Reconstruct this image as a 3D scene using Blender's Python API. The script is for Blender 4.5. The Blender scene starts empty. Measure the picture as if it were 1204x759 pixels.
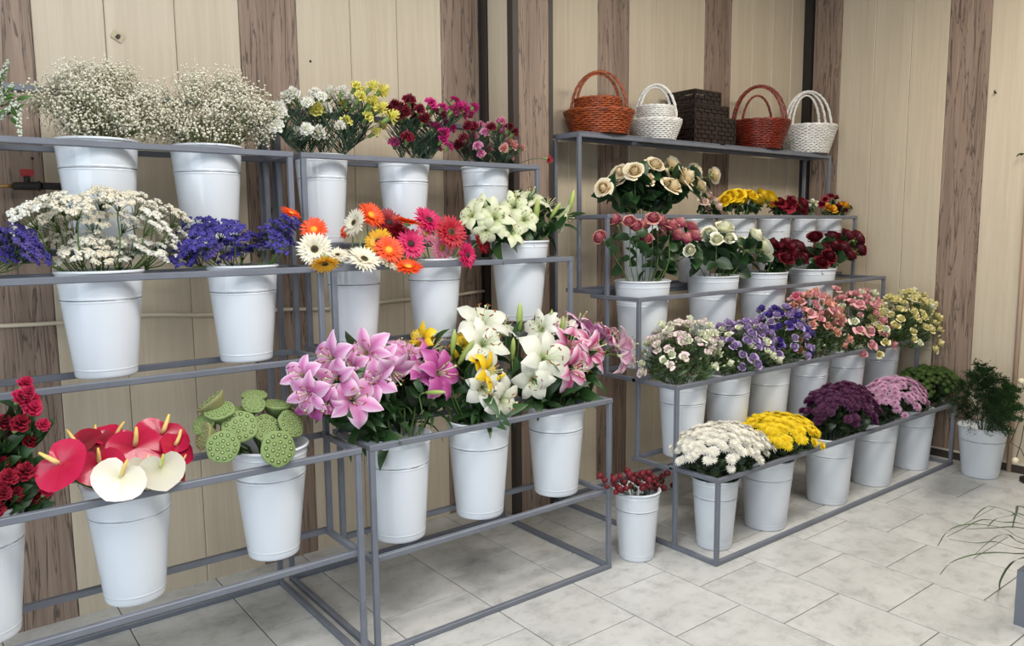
import bpy, math, random
from mathutils import Vector, Matrix, Euler, Quaternion
PI = math.pi
sc = bpy.context.scene
COL = sc.collection
rnd = random.Random(7)

# ------------------------------------------------------------------ camera
FPX, IMW, IMH = 911.4, 1204, 759
YAW, PIT, ROL = math.radians(52.19), math.radians(6.882), math.radians(-0.556)
EYE = Vector((0, 0, 1.5))
fw = Vector((math.cos(YAW)*math.cos(PIT), math.sin(YAW)*math.cos(PIT), -math.sin(PIT)))
r0 = Vector((math.sin(YAW), -math.cos(YAW), 0)); u0 = r0.cross(fw)
rt = r0*math.cos(ROL) + u0*math.sin(ROL); up = -r0*math.sin(ROL) + u0*math.cos(ROL)
cam_d = bpy.data.cameras.new('camera'); cam = bpy.data.objects.new('camera', cam_d); COL.objects.link(cam)
cam_d.sensor_fit = 'HORIZONTAL'; cam_d.sensor_width = 36; cam_d.lens = FPX/IMW*36; cam_d.clip_start = .05
cam.matrix_world = Matrix(((rt.x, up.x, -fw.x, EYE.x), (rt.y, up.y, -fw.y, EYE.y), (rt.z, up.z, -fw.z, EYE.z), (0, 0, 0, 1)))
sc.camera = cam
# ------------------------------------------------------------------ light
w = bpy.data.worlds.new('World'); sc.world = w; w.use_nodes = True
w.node_tree.nodes['Background'].inputs[0].default_value = (.80, .90, 1.0, 1)
w.node_tree.nodes['Background'].inputs[1].default_value = .44
def area(name, loc, target, sx, sy, power, col):
    d = bpy.data.lights.new(name, 'AREA'); d.shape = 'RECTANGLE'; d.size = sx; d.size_y = sy; d.energy = power; d.color = col
    o = bpy.data.objects.new(name, d); COL.objects.link(o); o.location = loc
    o.rotation_euler = (Vector(target)-Vector(loc)).to_track_quat('-Z', 'Y').to_euler(); return o
area('shopfront_daylight', (-2.6, .3, 1.45), (2.0, 2.2, .7), 3.2, 2.6, 88, (.76, .89, 1.0))
area('ceiling_lamp_light', (1.2, 1.25, 3.2), (1.2, 1.35, 0), 1.6, .6, 48, (1, .975, .94))
area('ceiling_lamp_light.002', (.5, .1, 3.2), (.7, .4, 0), 1.6, .6, 46, (1, .985, .96))  # added fill light, brightens the front left floor and under the stands
area('ceiling_lamp_light.001', (3.7, 1.0, 3.2), (3.7, 1.2, 0), 1.6, .6, 62, (1, .93, .81))
sc.view_settings.view_transform = 'Standard'; sc.view_settings.look = 'None'
sc.view_settings.exposure = 0.05; sc.view_settings.gamma = 1
sc.cycles.max_bounces = 6; sc.cycles.diffuse_bounces = 4; sc.cycles.glossy_bounces = 3; sc.cycles.transmission_bounces = 3

# ------------------------------------------------------------------ helpers
def at(px, py, Y):
    """world point seen at (px, py) of the measured photograph on the vertical plane y = Y"""
    d = fw*FPX + rt*(px-IMW/2) - up*(py-IMH/2)
    return EYE + d*(Y/d.y)
def L1(c): return c/12.92 if c <= .04045 else ((c+.055)/1.055)**2.4
def hx(h): return tuple(L1(int(h[i:i+2], 16)/255) for i in (0, 2, 4)) + (1,)
class NT:
    def __init__(s, name):
        s.m = bpy.data.materials.new(name); s.m.use_nodes = True; s.t = s.m.node_tree
        s.p = s.t.nodes['Principled BSDF']; s.out = s.t.nodes['Material Output']
    def n(s, typ, **kw):
        x = s.t.nodes.new(typ)
        for k, v in kw.items():
            if k.startswith('_'): setattr(x, k[1:], v)
            else: x.inputs[k].default_value = v
        return x
    def l(s, a, b): s.t.links.new(a, b)
    def ramp(s, fac, stops):
        r = s.t.nodes.new('ShaderNodeValToRGB'); e = r.color_ramp.elements
        while len(e) < len(stops): e.new(.5)
        for q, (p, c) in zip(e, stops): q.position = p; q.color = c
        if fac is not None: s.l(fac, r.inputs[0])
        return r.outputs[0]
    def mix(s, f, a, b, blend='MIX'):
        x = s.t.nodes.new('ShaderNodeMix'); x.data_type = 'RGBA'; x.blend_type = blend
        for v, i in ((f, 0), (a, 6), (b, 7)):
            if hasattr(v, 'links'): s.l(v, x.inputs[i])
            else: x.inputs[i].default_value = v
        return x.outputs[2]
def mat_simple(name, col, rough=.5, metal=0, var=.0, noise=0, nscale=30, bump=0):
    k = NT(name); c = col if len(col) == 4 else (*col, 1)
    k.p.inputs['Roughness'].default_value = rough; k.p.inputs['Metallic'].default_value = metal
    k.p.inputs['Base Color'].default_value = c
    last = None
    if noise or bump:
        tc = k.n('ShaderNodeTexCoord'); nz = k.n('ShaderNodeTexNoise', Scale=nscale, Detail=4.0); k.l(tc.outputs['Object'], nz.inputs['Vector'])
        if noise:
            d = tuple(x*(1-noise) for x in c[:3])+(1,); b = tuple(min(1, x*(1+noise*.6)) for x in c[:3])+(1,)
            last = k.ramp(nz.outputs['Fac'], [(.3, d), (.7, b)]); k.l(last, k.p.inputs['Base Color'])
        if bump:
            bp = k.n('ShaderNodeBump', Strength=bump, Distance=.004); k.l(nz.outputs['Fac'], bp.inputs['Height']); k.l(bp.outputs[0], k.p.inputs['Normal'])
    return k.m
def mat_petal(name, stops, rough=.55, var=.18, trans=.22, vein=0):
    """colour runs along the petal (attribute t, 0 at its base and 1 at its tip), each bloom a little different"""
    k = NT(name); k.p.inputs['Roughness'].default_value = rough
    a = k.n('ShaderNodeAttribute', _attribute_name='t')
    c = k.ramp(a.outputs['Fac'], [(p, hx(h)) for p, h in stops])
    oi = k.n('ShaderNodeObjectInfo'); mr = k.n('ShaderNodeMapRange'); k.l(oi.outputs['Random'], mr.inputs[0])
    mr.inputs[3].default_value = 1-var; mr.inputs[4].default_value = 1+var*.45
    hs = k.n('ShaderNodeHueSaturation'); k.l(c, hs.inputs['Color']); k.l(mr.outputs[0], hs.inputs['Value'])
    tr = k.n('ShaderNodeBsdfTranslucent'); k.l(hs.outputs[0], tr.inputs['Color']); k.l(hs.outputs[0], k.p.inputs['Base Color'])
    mx = k.n('ShaderNodeMixShader', Fac=trans); k.l(k.p.outputs[0], mx.inputs[1]); k.l(tr.outputs[0], mx.inputs[2]); k.l(mx.outputs[0], k.out.inputs[0])
    return k.m
class MB:
    def __init__(s): s.v = []; s.f = []; s.m = []; s.t = []
    def face(s, idx, mat=0): s.f.append(idx); s.m.append(mat)
    def vert(s, p, t=0.): s.v.append((p[0], p[1], p[2])); s.t.append(t); return len(s.v)-1
    def grid(s, rows, ts, mat=0, closed=False):
        b = [[s.vert(p, t[j] if isinstance(t, list) else t) for j, p in enumerate(r)] for r, t in zip(rows, ts)]
        n = len(b[0])
        for i in range(len(b)-1):
            for j in range(n if closed else n-1):
                k = (j+1) % n
                s.face((b[i][j], b[i][k], b[i+1][k], b[i+1][j]), mat)
        return b
    def box(s, a, b, mat=0, M=None):
        c = [(x, y, z) for x in (a[0], b[0]) for y in (a[1], b[1]) for z in (a[2], b[2])]
        if M: c = [M @ Vector(q) for q in c]
        i = [s.vert(q) for q in c]
        for q in ((0, 1, 3, 2), (4, 6, 7, 5), (0, 4, 5, 1), (2, 3, 7, 6), (0, 2, 6, 4), (1, 5, 7, 3)): s.face(tuple(i[k] for k in q), mat)
    def tube(s, pts, rad, n=5, mat=0, cap=True, closed=False):
        pts = [Vector(p) for p in pts]; rows = []; m = len(pts); ts = []
        ref = None
        for i, p in enumerate(pts):
            if closed: d = pts[(i+1) % m]-pts[i-1]
            else: d = pts[min(i+1, m-1)]-pts[max(i-1, 0)]
            if d.length < 1e-9: d = Vector((0, 0, 1))
            d.normalize()
            if ref is None: ref = Vector((1, 0, 0)) if abs(d.x) < .8 else Vector((0, 1, 0))
            x = (ref-d*ref.dot(d))
            if x.length < 1e-4: x = d.orthogonal()
            x.normalize(); ref = x; y = d.cross(x)
            r = rad[i] if hasattr(rad, '__len__') else rad
            rows.append([p+(x*math.cos(2*PI*k/n)+y*math.sin(2*PI*k/n))*r for k in range(n)]); ts.append(i/max(1, m-1))
        if closed: rows.append(rows[0]); ts.append(1)
        b = s.grid(rows, ts, mat, True)
        if cap and not closed:
            s.face(tuple(reversed(b[0])), mat); s.face(tuple(b[-1]), mat)
    def lathe(s, prof, n=24, mat=0, M=None):
        rows = []
        for r, z in prof:
            q = [Vector((r*math.cos(2*PI*k/n), r*math.sin(2*PI*k/n), z)) for k in range(n)]
            rows.append([M @ p for p in q] if M else q)
        return s.grid(rows, [i/(len(prof)-1) for i in range(len(prof))], mat, True)
    def ball(s, c, r, n=6, m=4, mat=0, sz=1.):
        s.lathe([(max(1e-4, r*math.sin(PI*i/m)), -r*sz*math.cos(PI*i/m)) for i in range(m+1)], n, mat, Matrix.Translation(c))
    def petal(s, M, L, W, a0, a1, cup=0., ruf=0., nu=5, nv=2, tip=.9, base=.25, r0=0., mat=0, rw=3., ph=0., fold=0., edge=False):
        """a petal or leaf leaving the axis: a0, a1 its angle from +Z at base and tip; cup curls its sides up"""
        x = r0; z = 0.; rows = []; ts = []
        for i in range(nu+1):
            t = i/nu; th = a0+(a1-a0)*t
            if i: x += math.sin(th)*L/nu; z += math.cos(th)*L/nu
            wd = W*(base*(1-t)+math.sin(PI*min(1, t**tip))**.8*(1-base*.3)) if t < 1 else W*.04
            row = []
            for j in range(-nv, nv+1):
                q = j/nv; k = cup*q*q*wd+ruf*q*q*math.sin(rw*2*PI*t+ph+(0 if q > 0 else 1.7))-fold*wd*(1-abs(q))
                row.append(M @ Vector((x-math.cos(th)*k, q*wd, z+math.sin(th)*k)))
            rows.append(row); ts.append([min(1., abs(j/nv)**1.3*.62+.42*abs(t-.42)**1.2*1.6) for j in range(-nv, nv+1)] if edge else t)
        s.grid(rows, ts, mat)
    def mesh(s, name, mats, smooth=True):
        me = bpy.data.meshes.new(name); me.from_pydata(s.v, [], s.f)
        for m in mats: me.materials.append(m)
        me.polygons.foreach_set('material_index', s.m)
        if smooth: me.polygons.foreach_set('use_smooth', [True]*len(s.f))
        a = me.attributes.new('t', 'FLOAT', 'POINT'); a.data.foreach_set('value', s.t)
        me.update(); return me
    def build(s, name, mats, parent=None, smooth=True, M=None):
        return put(name, s.mesh(name, mats if isinstance(mats, (list, tuple)) else [mats], smooth), parent, M)
def put(name, me, parent=None, M=None):
    o = bpy.data.objects.new(name, me); COL.objects.link(o)
    if parent: o.parent = parent
    if M is not None: o.matrix_basis = M
    return o
def tag(o, label, cat, group=None):
    o['label'] = label; o['category'] = cat
    if group: o['group'] = group
    return o
def thing(name, label, cat, loc=(0, 0, 0), group=None):
    o = bpy.data.objects.new(name, None); COL.objects.link(o); o.location = loc; o.empty_display_size = .05
    return tag(o, label, cat, group)
def struct(o): o['kind'] = 'structure'; return o
def stuff(o): o['kind'] = 'stuff'; return o
def RZ(a): return Matrix.Rotation(a, 4, 'Z')
def face_to(d, roll=0., s=1.):
    return Vector(d).to_track_quat('Z', 'Y').to_matrix().to_4x4() @ RZ(roll) @ Matrix.Scale(s, 4)
def V(*a): return Vector(a)

# ------------------------------------------------------------------ materials of the room
def wood(name, c0, c1, crack, gs=1., dark=0., rough=.42):
    k = NT(name); tc = k.n('ShaderNodeTexCoord'); mp = k.n('ShaderNodeMapping'); k.l(tc.outputs['Object'], mp.inputs[0])
    oi = k.n('ShaderNodeObjectInfo'); cmb = k.n('ShaderNodeCombineXYZ'); ml = k.n('ShaderNodeMath', _operation='MULTIPLY'); ml.inputs[1].default_value = 37
    k.l(oi.outputs['Random'], ml.inputs[0]); k.l(ml.outputs[0], cmb.inputs[2]); k.l(ml.outputs[0], cmb.inputs[0]); k.l(cmb.outputs[0], mp.inputs['Location'])
    mp.inputs['Scale'].default_value = (60*gs, 60*gs, 2.2*gs)
    n1 = k.n('ShaderNodeTexNoise', Scale=1.0, Detail=8.0, Roughness=.65, Distortion=.5); k.l(mp.outputs[0], n1.inputs['Vector'])
    c = k.ramp(n1.outputs['Fac'], [(.28, c0), (.72, c1)])
    h = n1.outputs['Fac']
    mp2 = k.n('ShaderNodeMapping'); k.l(tc.outputs['Object'], mp2.inputs[0]); k.l(cmb.outputs[0], mp2.inputs['Location']); mp2.inputs['Scale'].default_value = (9, 9, .55)
    n3 = k.n('ShaderNodeTexNoise', Scale=1.0, Detail=3.0); k.l(mp2.outputs[0], n3.inputs['Vector'])
    c = k.mix(.35, c, k.ramp(n3.outputs['Fac'], [(.35, c0), (.65, c1)]))
    if dark:
        mp3 = k.n('ShaderNodeMapping'); k.l(tc.outputs['Object'], mp3.inputs[0]); k.l(cmb.outputs[0], mp3.inputs['Location']); mp3.inputs['Scale'].default_value = (26, 26, 1.5)
        n2 = k.n('ShaderNodeTexNoise', Scale=1.0, Detail=5.0, Roughness=.55, Distortion=.8); k.l(mp3.outputs[0], n2.inputs['Vector'])
        f = k.ramp(n2.outputs['Fac'], [(.0, (0, 0, 0, 1)), (.475, (0, 0, 0, 1)), (.5, (1, 1, 1, 1)), (.525, (0, 0, 0, 1))])
        mm = k.n('ShaderNodeMath', _operation='MULTIPLY'); k.l(f, mm.inputs[0]); mm.inputs[1].default_value = dark
        c = k.mix(mm.outputs[0], c, crack)
    k.l(c, k.p.inputs['Base Color']); k.p.inputs['Roughness'].default_value = rough
    bp = k.n('ShaderNodeBump', Strength=.25, Distance=.002); k.l(h, bp.inputs['Height']); k.l(bp.outputs[0], k.p.inputs['Normal'])
    return k.m
M_CREAM = wood('cream_panel', hx('bbac95'), hx('cfc2ad'), hx('80705a'))
M_PLANK = wood('rustic_plank', hx('715e51'), hx('a69080'), hx('2a1f19'), .8, .8, .6)
M_GAP = mat_simple('dark_gap', hx('2b2724'), .7)
M_TRIM = mat_simple('dark_trim', hx('3a322d'), .5)
def tile_mat():
    k = NT('floor_tile'); tc = k.n('ShaderNodeTexCoord'); oi = k.n('ShaderNodeObjectInfo'); ad = k.n('ShaderNodeVectorMath', _operation='ADD')
    cm = k.n('ShaderNodeCombineXYZ'); ml = k.n('ShaderNodeMath', _operation='MULTIPLY'); ml.inputs[1].default_value = 51
    k.l(oi.outputs['Random'], ml.inputs[0]); k.l(ml.outputs[0], cm.inputs[0]); k.l(ml.outputs[0], cm.inputs[1]); k.l(tc.outputs['Object'], ad.inputs[0]); k.l(cm.outputs[0], ad.inputs[1])
    mp = k.n('ShaderNodeMapping'); k.l(ad.outputs[0], mp.inputs[0]); mp.inputs['Scale'].default_value = (1, 1.2, 1)
    n = k.n('ShaderNodeTexNoise', Scale=9.0, Detail=10.0, Roughness=.72, Distortion=.2); k.l(mp.outputs[0], n.inputs['Vector'])
    n2 = k.n('ShaderNodeTexNoise', Scale=2.5, Detail=3.0); k.l(mp.outputs[0], n2.inputs['Vector'])
    a = k.ramp(n.outputs['Fac'], [(.32, hx('8f908d')), (.5, hx('c3c3c1')), (.72, hx('d2d2d0'))])
    b = k.ramp(n2.outputs['Fac'], [(.35, hx('b3b3b0')), (.65, hx('cfcfcc'))])
    k.l(k.mix(.4, a, b), k.p.inputs['Base Color']); k.p.inputs['Roughness'].default_value = .38
    bp = k.n('ShaderNodeBump', Strength=.08, Distance=.002); k.l(n.outputs['Fac'], bp.inputs['Height']); k.l(bp.outputs[0], k.p.inputs['Normal'])
    return k.m
M_TILE = tile_mat(); M_GROUT = mat_simple('grout', hx('6f6a62'), .9)
M_FRAME = mat_simple('grey_paint', hx('6d717b'), .42, .0, noise=.10, nscale=14)
M_BUCKET = mat_simple('white_plastic', (.66, .695, .745), .16)
M_PLASTER = mat_simple('ceiling_paint', (.75, .74, .72), .9)

# ------------------------------------------------------------------ room
YB, YC, YR, XR = 3.357, 3.10, 3.27, 5.24     # back wall, column face, back wall beyond the column, right wall
PITCH, XT0 = .3935, 2.13
fl = MB(); fl.box((-4, -3.2, -.05), (5.5, 3.6, -.004)); floor = struct(fl.build('floor', M_GROUT, smooth=False))
tm = MB(); g = .0022; T = PITCH/2-g; e = .0025
tm.grid([[(-T, -T, -.006), (T, -T, -.006), (T, T, -.006), (-T, T, -.006)], [(-T, -T, -.0012), (T, -T, -.0012), (T, T, -.0012), (-T, T, -.0012)],
         [(-T+e, -T+e, 0), (T-e, -T+e, 0), (T-e, T-e, 0), (-T+e, T-e, 0)]], [0, 0, 0], 0, True); tm.face((8, 9, 10, 11))
TILE = tm.mesh('tile', [M_TILE], False)
for i in range(-9, 9):
    x = XT0+(i+.5)*PITCH; y0 = 1.775 if i % 2 == 0 else 1.58
    if x-T > XR: continue
    for j in range(-8, 5):
        y = y0+(j+.5)*.397
        if y-T > YB or (x > 2.7 and y-T > YR): continue
        put('tile', TILE, floor, Matrix.Translation((x, y, 0)) @ Matrix.Diagonal((1, .397/PITCH, 1, 1)))
HW = 3.3
def panel_mesh(wd, h, mat, th=.008):
    m = MB(); b = .003; y0, y1 = 0, -th
    prof = [(-wd/2+.0008, y0), (-wd/2+.0008, y1+b), (-wd/2+b+.0008, y1), (wd/2-b-.0008, y1), (wd/2-.0008, y1+b), (wd/2-.0008, y0)]
    m.grid([[(x, y, 0) for x, y in prof], [(x, y, h) for x, y in prof]], [0, 1])
    return m.mesh('panel', [mat], False)
def panels(parent, edges, Y, kinds, rot=None):
    for (a, b), kd in zip(zip(edges, edges[1:]), kinds):
        if kd == 'g': continue
        me = panel_mesh(b-a, HW, M_PLANK if kd == 'd' else M_CREAM)
        M = Matrix.Translation(((a+b)/2, Y, 0)) if not rot else Matrix.Translation((Y, (a+b)/2, 0)) @ RZ(-PI/2 if rot > 0 else PI/2)
        put('plank' if kd == 'd' else 'panel', me, parent, M)
m = MB(); m.box((-4, YB, 0), (2.47, YB+.1, HW)); wl = struct(m.build('wall_back', M_GAP, smooth=False))
ed = [-1.82+.249*i for i in range(9)]+[.422, .661, .916, 1.172, 1.424, 1.681, 1.924, 2.172, 2.40, 2.43]
ed = sorted(set(round(q, 3) for q in ed if q < .18 or q > .4)); 
kk = []
for a in ed[:-1]: kk.append('g' if a >= 2.399 else 'd' if any(abs(a-q) < .03 for q in (.172, 1.172, 2.172, -.824, -1.82)) else 'c')
panels(wl, ed, YB, kk)
# boxed column between the two stretches of wall
m = MB(); m.box((2.432, YC+.006, 0), (2.672, YB+.1, HW)); col = struct(m.build('wall_column', M_GAP, smooth=False))
put('plank', panel_mesh(.205, HW, M_PLANK), col, Matrix.Translation((2.558, YC+.006, 0)))
put('panel', panel_mesh(.165, HW, M_CREAM), col, Matrix.Translation((2.432, 3.222, 0)) @ RZ(-PI/2))
for n_, a, b in (('corner_trim', (2.422, YC-.006, 0), (2.458, YC+.038, HW)), ('corner_trim', (2.655, YC-.004, 0), (2.684, YC+.03, HW)), ('corner_trim', (2.414, 3.31, 0), (2.432, YB-.009, HW))):
    m = MB(); m.box(a, b); m.build(n_, M_TRIM, col, False)
m = MB(); m.box((2.672, YR, 0), (5.4, YR+.1, HW)); wr = struct(m.build('wall_back.001', M_GAP, smooth=False))
panels(wr, [2.69, 2.938, 3.163, 3.417, 3.651, 3.884, 4.10, 4.376, 4.60, 4.83, 5.056, 5.225], YR, 'ccdcccdcccc')
m = MB(); m.box((XR, -3.2, 0), (XR+.1, YR+.1, HW)); wR = struct(m.build('wall_right', M_GAP, smooth=False))
edr = [2.984, 2.745, 2.505, 2.275, 2.035, 1.79, 1.54, 1.29, 1.04]
panels(wR, [3.195]+edr, XR, 'dcccdcccd', 1) if False else None
seq = [3.195]+edr
for a, b, kd in zip(seq[1:], seq, 'dcccdcccd'):
    put('plank' if kd == 'd' else 'panel', panel_mesh(b-a, HW, M_PLANK if kd == 'd' else M_CREAM), wR, Matrix.Translation((XR, (a+b)/2, 0)) @ RZ(-PI/2))
m = MB(); m.box((XR-.03, 3.20, 0), (XR, YR-.008, HW)); struct(m.build('trim_1', mat_simple('black_corner', hx('241e1b'), .6), smooth=False))
m = MB(); m.box((XR-.022, .6, 0), (XR-.008, 3.19, .05)); bb = struct(m.build('baseboard_right', M_TRIM, smooth=False))
m = MB(); m.box((XR-.024, .6, .05), (XR-.008, 3.19, .058)); m.build('top_edge', mat_simple('pale_edge', hx('c9c2b6'), .5), bb, False)
m = MB(); m.box((-2.0, -3.2, HW), (5.4, 3.5, HW+.1)); struct(m.build('ceiling', M_PLASTER, smooth=False))
m = MB(); m.box((.8, -3.2, 0), (5.4, -3.1, HW)); struct(m.build('wall_light_block', M_PLASTER, smooth=False))  # unseen wall, added to keep sky light off the right side
# pipe on the right wall, cable strip along the back wall
m = MB(); m.tube([(XR-.025, 1.775, 0), (XR-.025, 1.775, HW)], .014, 8); struct(m.build('trim_2', mat_simple('pink_pipe', hx('c3a790'), .4)))
m = MB(); pts = []
for i in range(48):
    x = -.6+i*.0640; pts.append((x, YB-.014, 1.160+.012*math.sin(x*3.1)+.005*math.sin(x*11)))
m.tube(pts, .0085, 5); tag(m.build('cable', mat_simple('cable_white', hx('d8cbb5'), .5)), 'pale cable running level along the wall behind the second tier', 'cable')

# ------------------------------------------------------------------ stands
S = .021
def stand(name, label, xl, xr, tiers, yb, supports, rear=(.03, .03, .0, 0, 0), sfront=(0, 0, 0, 0, 0)):
    t = thing(name, label, 'flower stand', (0, 0, 0), 'grey tube flower stands'); t.location = (xl, tiers[0][0], 0); O = V(*t.location)
    def bar(nm, a, b):
        m = MB(); a = V(*a)-O; b = V(*b)-O; e = .0025; ax = max(range(3), key=lambda i: b[i]-a[i]); u, v_ = [i for i in range(3) if i != ax]
        rows = []
        for w_ in (a[ax], b[ax]):
            row = []
            for p, q in ((a[u]+e, a[v_]), (b[u]-e, a[v_]), (b[u], a[v_]+e), (b[u], b[v_]-e), (b[u]-e, b[v_]), (a[u]+e, b[v_]), (a[u], b[v_]-e), (a[u], a[v_]+e)):
                c = [0, 0, 0]; c[ax] = w_; c[u] = p; c[v_] = q; row.append(c)
            rows.append(row)
        g = m.grid(rows, [0, 1], 0, True); m.face(tuple(g[0])); m.face(tuple(g[1])); m.build(nm, M_FRAME, t, False)
    n = len(tiers)
    for k, (y, z) in enumerate(tiers):
        yn = tiers[k+1][0] if k+1 < n else yb
        yr = yn+rear[k]
        bar('rail', (xl, y, z-S), (xr, y+S, z))                       # front rail
        bar('rail', (xl+S, yr, z-S), (xr-S, yr+S, z-.001))             # rear rail of this tier
        zb = S if k == 0 else supports[k-1]
        for x in (xl, xr-S):
            bar('side_rail', (x, y+S, z-S), (x+S, yr+S, z-.0006))
            bar('post', (x+.0006, y+.0006, zb), (x+S-.0006, y+S, z-S))
        zs = supports[k]; ys = y+S+sfront[k]
        if zs > 0:
            bar('support_rail', (xl, ys, zs-S), (xr, ys+S, zs))
            bar('support_rail', (xl, yr, zs-S), (xr, yr+S, zs))
            for x in (xl, xr-S): bar('support_rail', (x, ys+S, zs-S), (x+S, yr, zs))
    for x in (xl, xr-S):
        bar('post', (x+.0006, yb+S, S), (x+S-.0006, yb+2*S, tiers[-1][1]-S))
        bar('floor_rail', (x, tiers[0][0]+S, .0006), (x+S, yb+S, S))
    bar('floor_rail', (xl, tiers[0][0], .0003), (xr, tiers[0][0]+S, S)); bar('floor_rail', (xl, yb+S, .0003), (xr, yb+2*S, S))
    return t, bar
LT = [(2.335, .77), (2.585, 1.376), (2.815, 1.795), (3.06, 1.99)]
stand('flower_stand', 'grey steel stepped stand cut by the photo edge, carrying anthuriums and gypsophila', -.02, 1.163, LT, 3.09, (.405, 1.05, 1.45, 0))
stand('flower_stand', 'grey steel stepped stand carrying lilies, gerberas and carnations', 1.194, 2.36, LT, 3.09, (.36, 1.06, 1.45, 0))
RT = [(2.05, .40), (2.29, .78), (2.53, 1.17), (2.745, 1.57), (2.95, 1.985)]
t, bar = stand('flower_stand', 'long grey steel stepped stand with five tiers, baskets on its top', 2.73, 5.10, RT, 3.115, (0, .39, .78, 1.19, 0), (0.02, .02, .10, .08, 0), (0, 0, 0, .075, 0))
for i in range(4):
    a = 2.745+i*.592; bar('shelf_board', (a, 2.955, 1.985), (a+.545, 3.235, 1.993))

# ------------------------------------------------------------------ buckets
BMESH = {}
def bucket_mesh(Rt, Rb, H):
    k = (round(Rt, 3), round(Rb, 3), round(H, 3))
    if k in BMESH: return BMESH[k]
    def R(z): return Rb+(Rt-Rb)*z/H
    pr = [(.001, .004), (Rb-.012, .004), (Rb-.010, 0), (Rb-.003, 0), (Rb-.001, .002), (R(.006), .006), (R(.010), .010)]
    def ridge(z, h, d): return [(R(z-h-.004), z-h-.004), (R(z-h), z-h), (R(z-h*.3)+d, z-h*.3), (R(z+h*.3)+d, z+h*.3), (R(z+h), z+h), (R(z+h+.004), z+h+.004)]
    pr += ridge(.026, .0018, .0007)
    for fz in (.715, .745): pr += ridge(fz*H, .0026, .0011)
    pr += [(R(z_*H), z_*H) for z_ in (.8, .87)]+ridge(.925*H, .003, .0014)+[(R(H*.965), H*.965), (R(H*.985), H*.985)]
    inn = [(R(H)-.004, H), (R(H*.5)-.004, H*.5), (Rb-.004, .012), (.001, .012)]
    m = MB(); m.lathe(pr, 48); m.lathe([(R(H*.985), H*.985)]+inn, 48); body = m.mesh('body', [M_BUCKET])
    m = MB(); m.lathe([(Rt-.003, H-.008), (Rt+.003, H-.009), (Rt+.0045, H-.004), (Rt+.002, H), (Rt-.002, H+.001), (Rt-.004, H-.004)], 48)
    BMESH[k] = (body, m.mesh('rim', [M_BUCKET])); return BMESH[k]
class B: pass
def bucket(label, x, y, z, Rt, Rb, H):
    t = thing('flower_bucket', label, 'bucket', (x, y, z), 'white plastic flower buckets')
    a, b = bucket_mesh(Rt, Rb, H); put('body', a, t, RZ(rnd.random()*6)); put('rim', b, t)
    q = B(); q.c = V(x, y, z); q.Rt = Rt; q.Rb = Rb; q.H = H; q.rim = z+H; return q
Y1, Y2, Y3 = 2.486, 2.734, 2.963
b_cel = bucket('white bucket of dark red cockscomb cut by the photo edge', .085, Y1, .406, .122, .085, .37)
b_ant = bucket('white bucket holding the red and white anthuriums', .466, Y1, .406, .126, .084, .37)
b_lot = bucket('white bucket holding the green lotus pods', .900, Y1, .425, .125, .083, .375)
b_pnk = bucket('white bucket holding the pink lilies beside the front post', 1.385, Y1, .362, .123, .095, .39)
b_yel = bucket('white bucket of yellow and white lilies, middle one of the lily row', 1.755, Y1, .362, .128, .095, .39)
b_wpl = bucket('white bucket of white and pink lilies, at the end of the lily row', 2.165, Y1, .362, .128, .095, .39)
b_bl0 = bucket('white bucket of blue statice cut by the photo edge', .075, Y2, 1.051, .118, .084, .335)
b_wst = bucket('white bucket holding the bushy white statice', .475, Y2, 1.051, .126, .090, .335)
b_bst = bucket('white bucket holding the violet blue statice', .925, Y2, 1.051, .120, .088, .335)
b_gr1 = bucket('narrow white bucket under the white and orange gerberas', 1.352, Y2, 1.061, .108, .080, .325)
b_gr2 = bucket('white bucket under the red and pink gerberas', 1.716, Y2, 1.061, .117, .083, .325)
b_wli = bucket('white bucket of white lilies standing high above its rail', 2.166, Y2, 1.095, .132, .095, .355)
b_ver = bucket('white bucket on the top tier just outside the photo edge', .12, Y3, 1.451, .120, .086, .36)
b_gy1 = bucket('white bucket of gypsophila nearest the tap', .534, Y3, 1.451, .128, .094, .36)
b_gy2 = bucket('white bucket of gypsophila beside the carnation stand', .893, Y3, 1.451, .124, .092, .36)
b_ca1 = bucket('white bucket holding the white and yellow carnations', 1.340, Y3, 1.451, .105, .078, .35)
b_ca2 = bucket('white bucket holding the crimson and magenta carnations', 1.718, Y3, 1.451, .112, .082, .345)
b_ca3 = bucket('white bucket of small pink and crimson carnations by the column', 2.150, Y3, 1.451, .112, .085, .335)
# right stand
b_mum = [bucket('white bucket %s on the floor under the long stand' % s, x, y, .001, Rt, Rb, H) for s, x, y, Rt, Rb, H in (
    ('of white chrysanthemums', 2.925, 2.215, .108, .082, .335), ('of yellow chrysanthemums', 3.33, 2.21, .132, .10, .355), ('of deep purple chrysanthemums', 3.91, 2.21, .130, .105, .365),
    ('of pink chrysanthemums', 4.39, 2.21, .134, .106, .37), ('of green button chrysanthemums', 4.868, 2.21, .130, .102, .375))]
b_lis = [bucket('white bucket %s on the fourth tier down' % s, x, 2.436, .391, .118, .092, .365) for s, x in (
    ('of white lisianthus with pink edges', 2.945), ('of lilac lisianthus', 3.30), ('of purple lisianthus', 3.655), ('of salmon lisianthus', 4.04), ('of pink lisianthus', 4.45), ('of pale yellow lisianthus', 4.875))]
b_r3 = [bucket('white bucket %s on the third tier' % s, x, 2.69, .80, .140, .105, .44) for s, x in (
    ('of dusty pink roses', 2.925), ('of white roses', 3.49), ('of dark red roses beside the white roses', 3.955), ('of dark red roses at the end', 4.475))]
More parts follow.
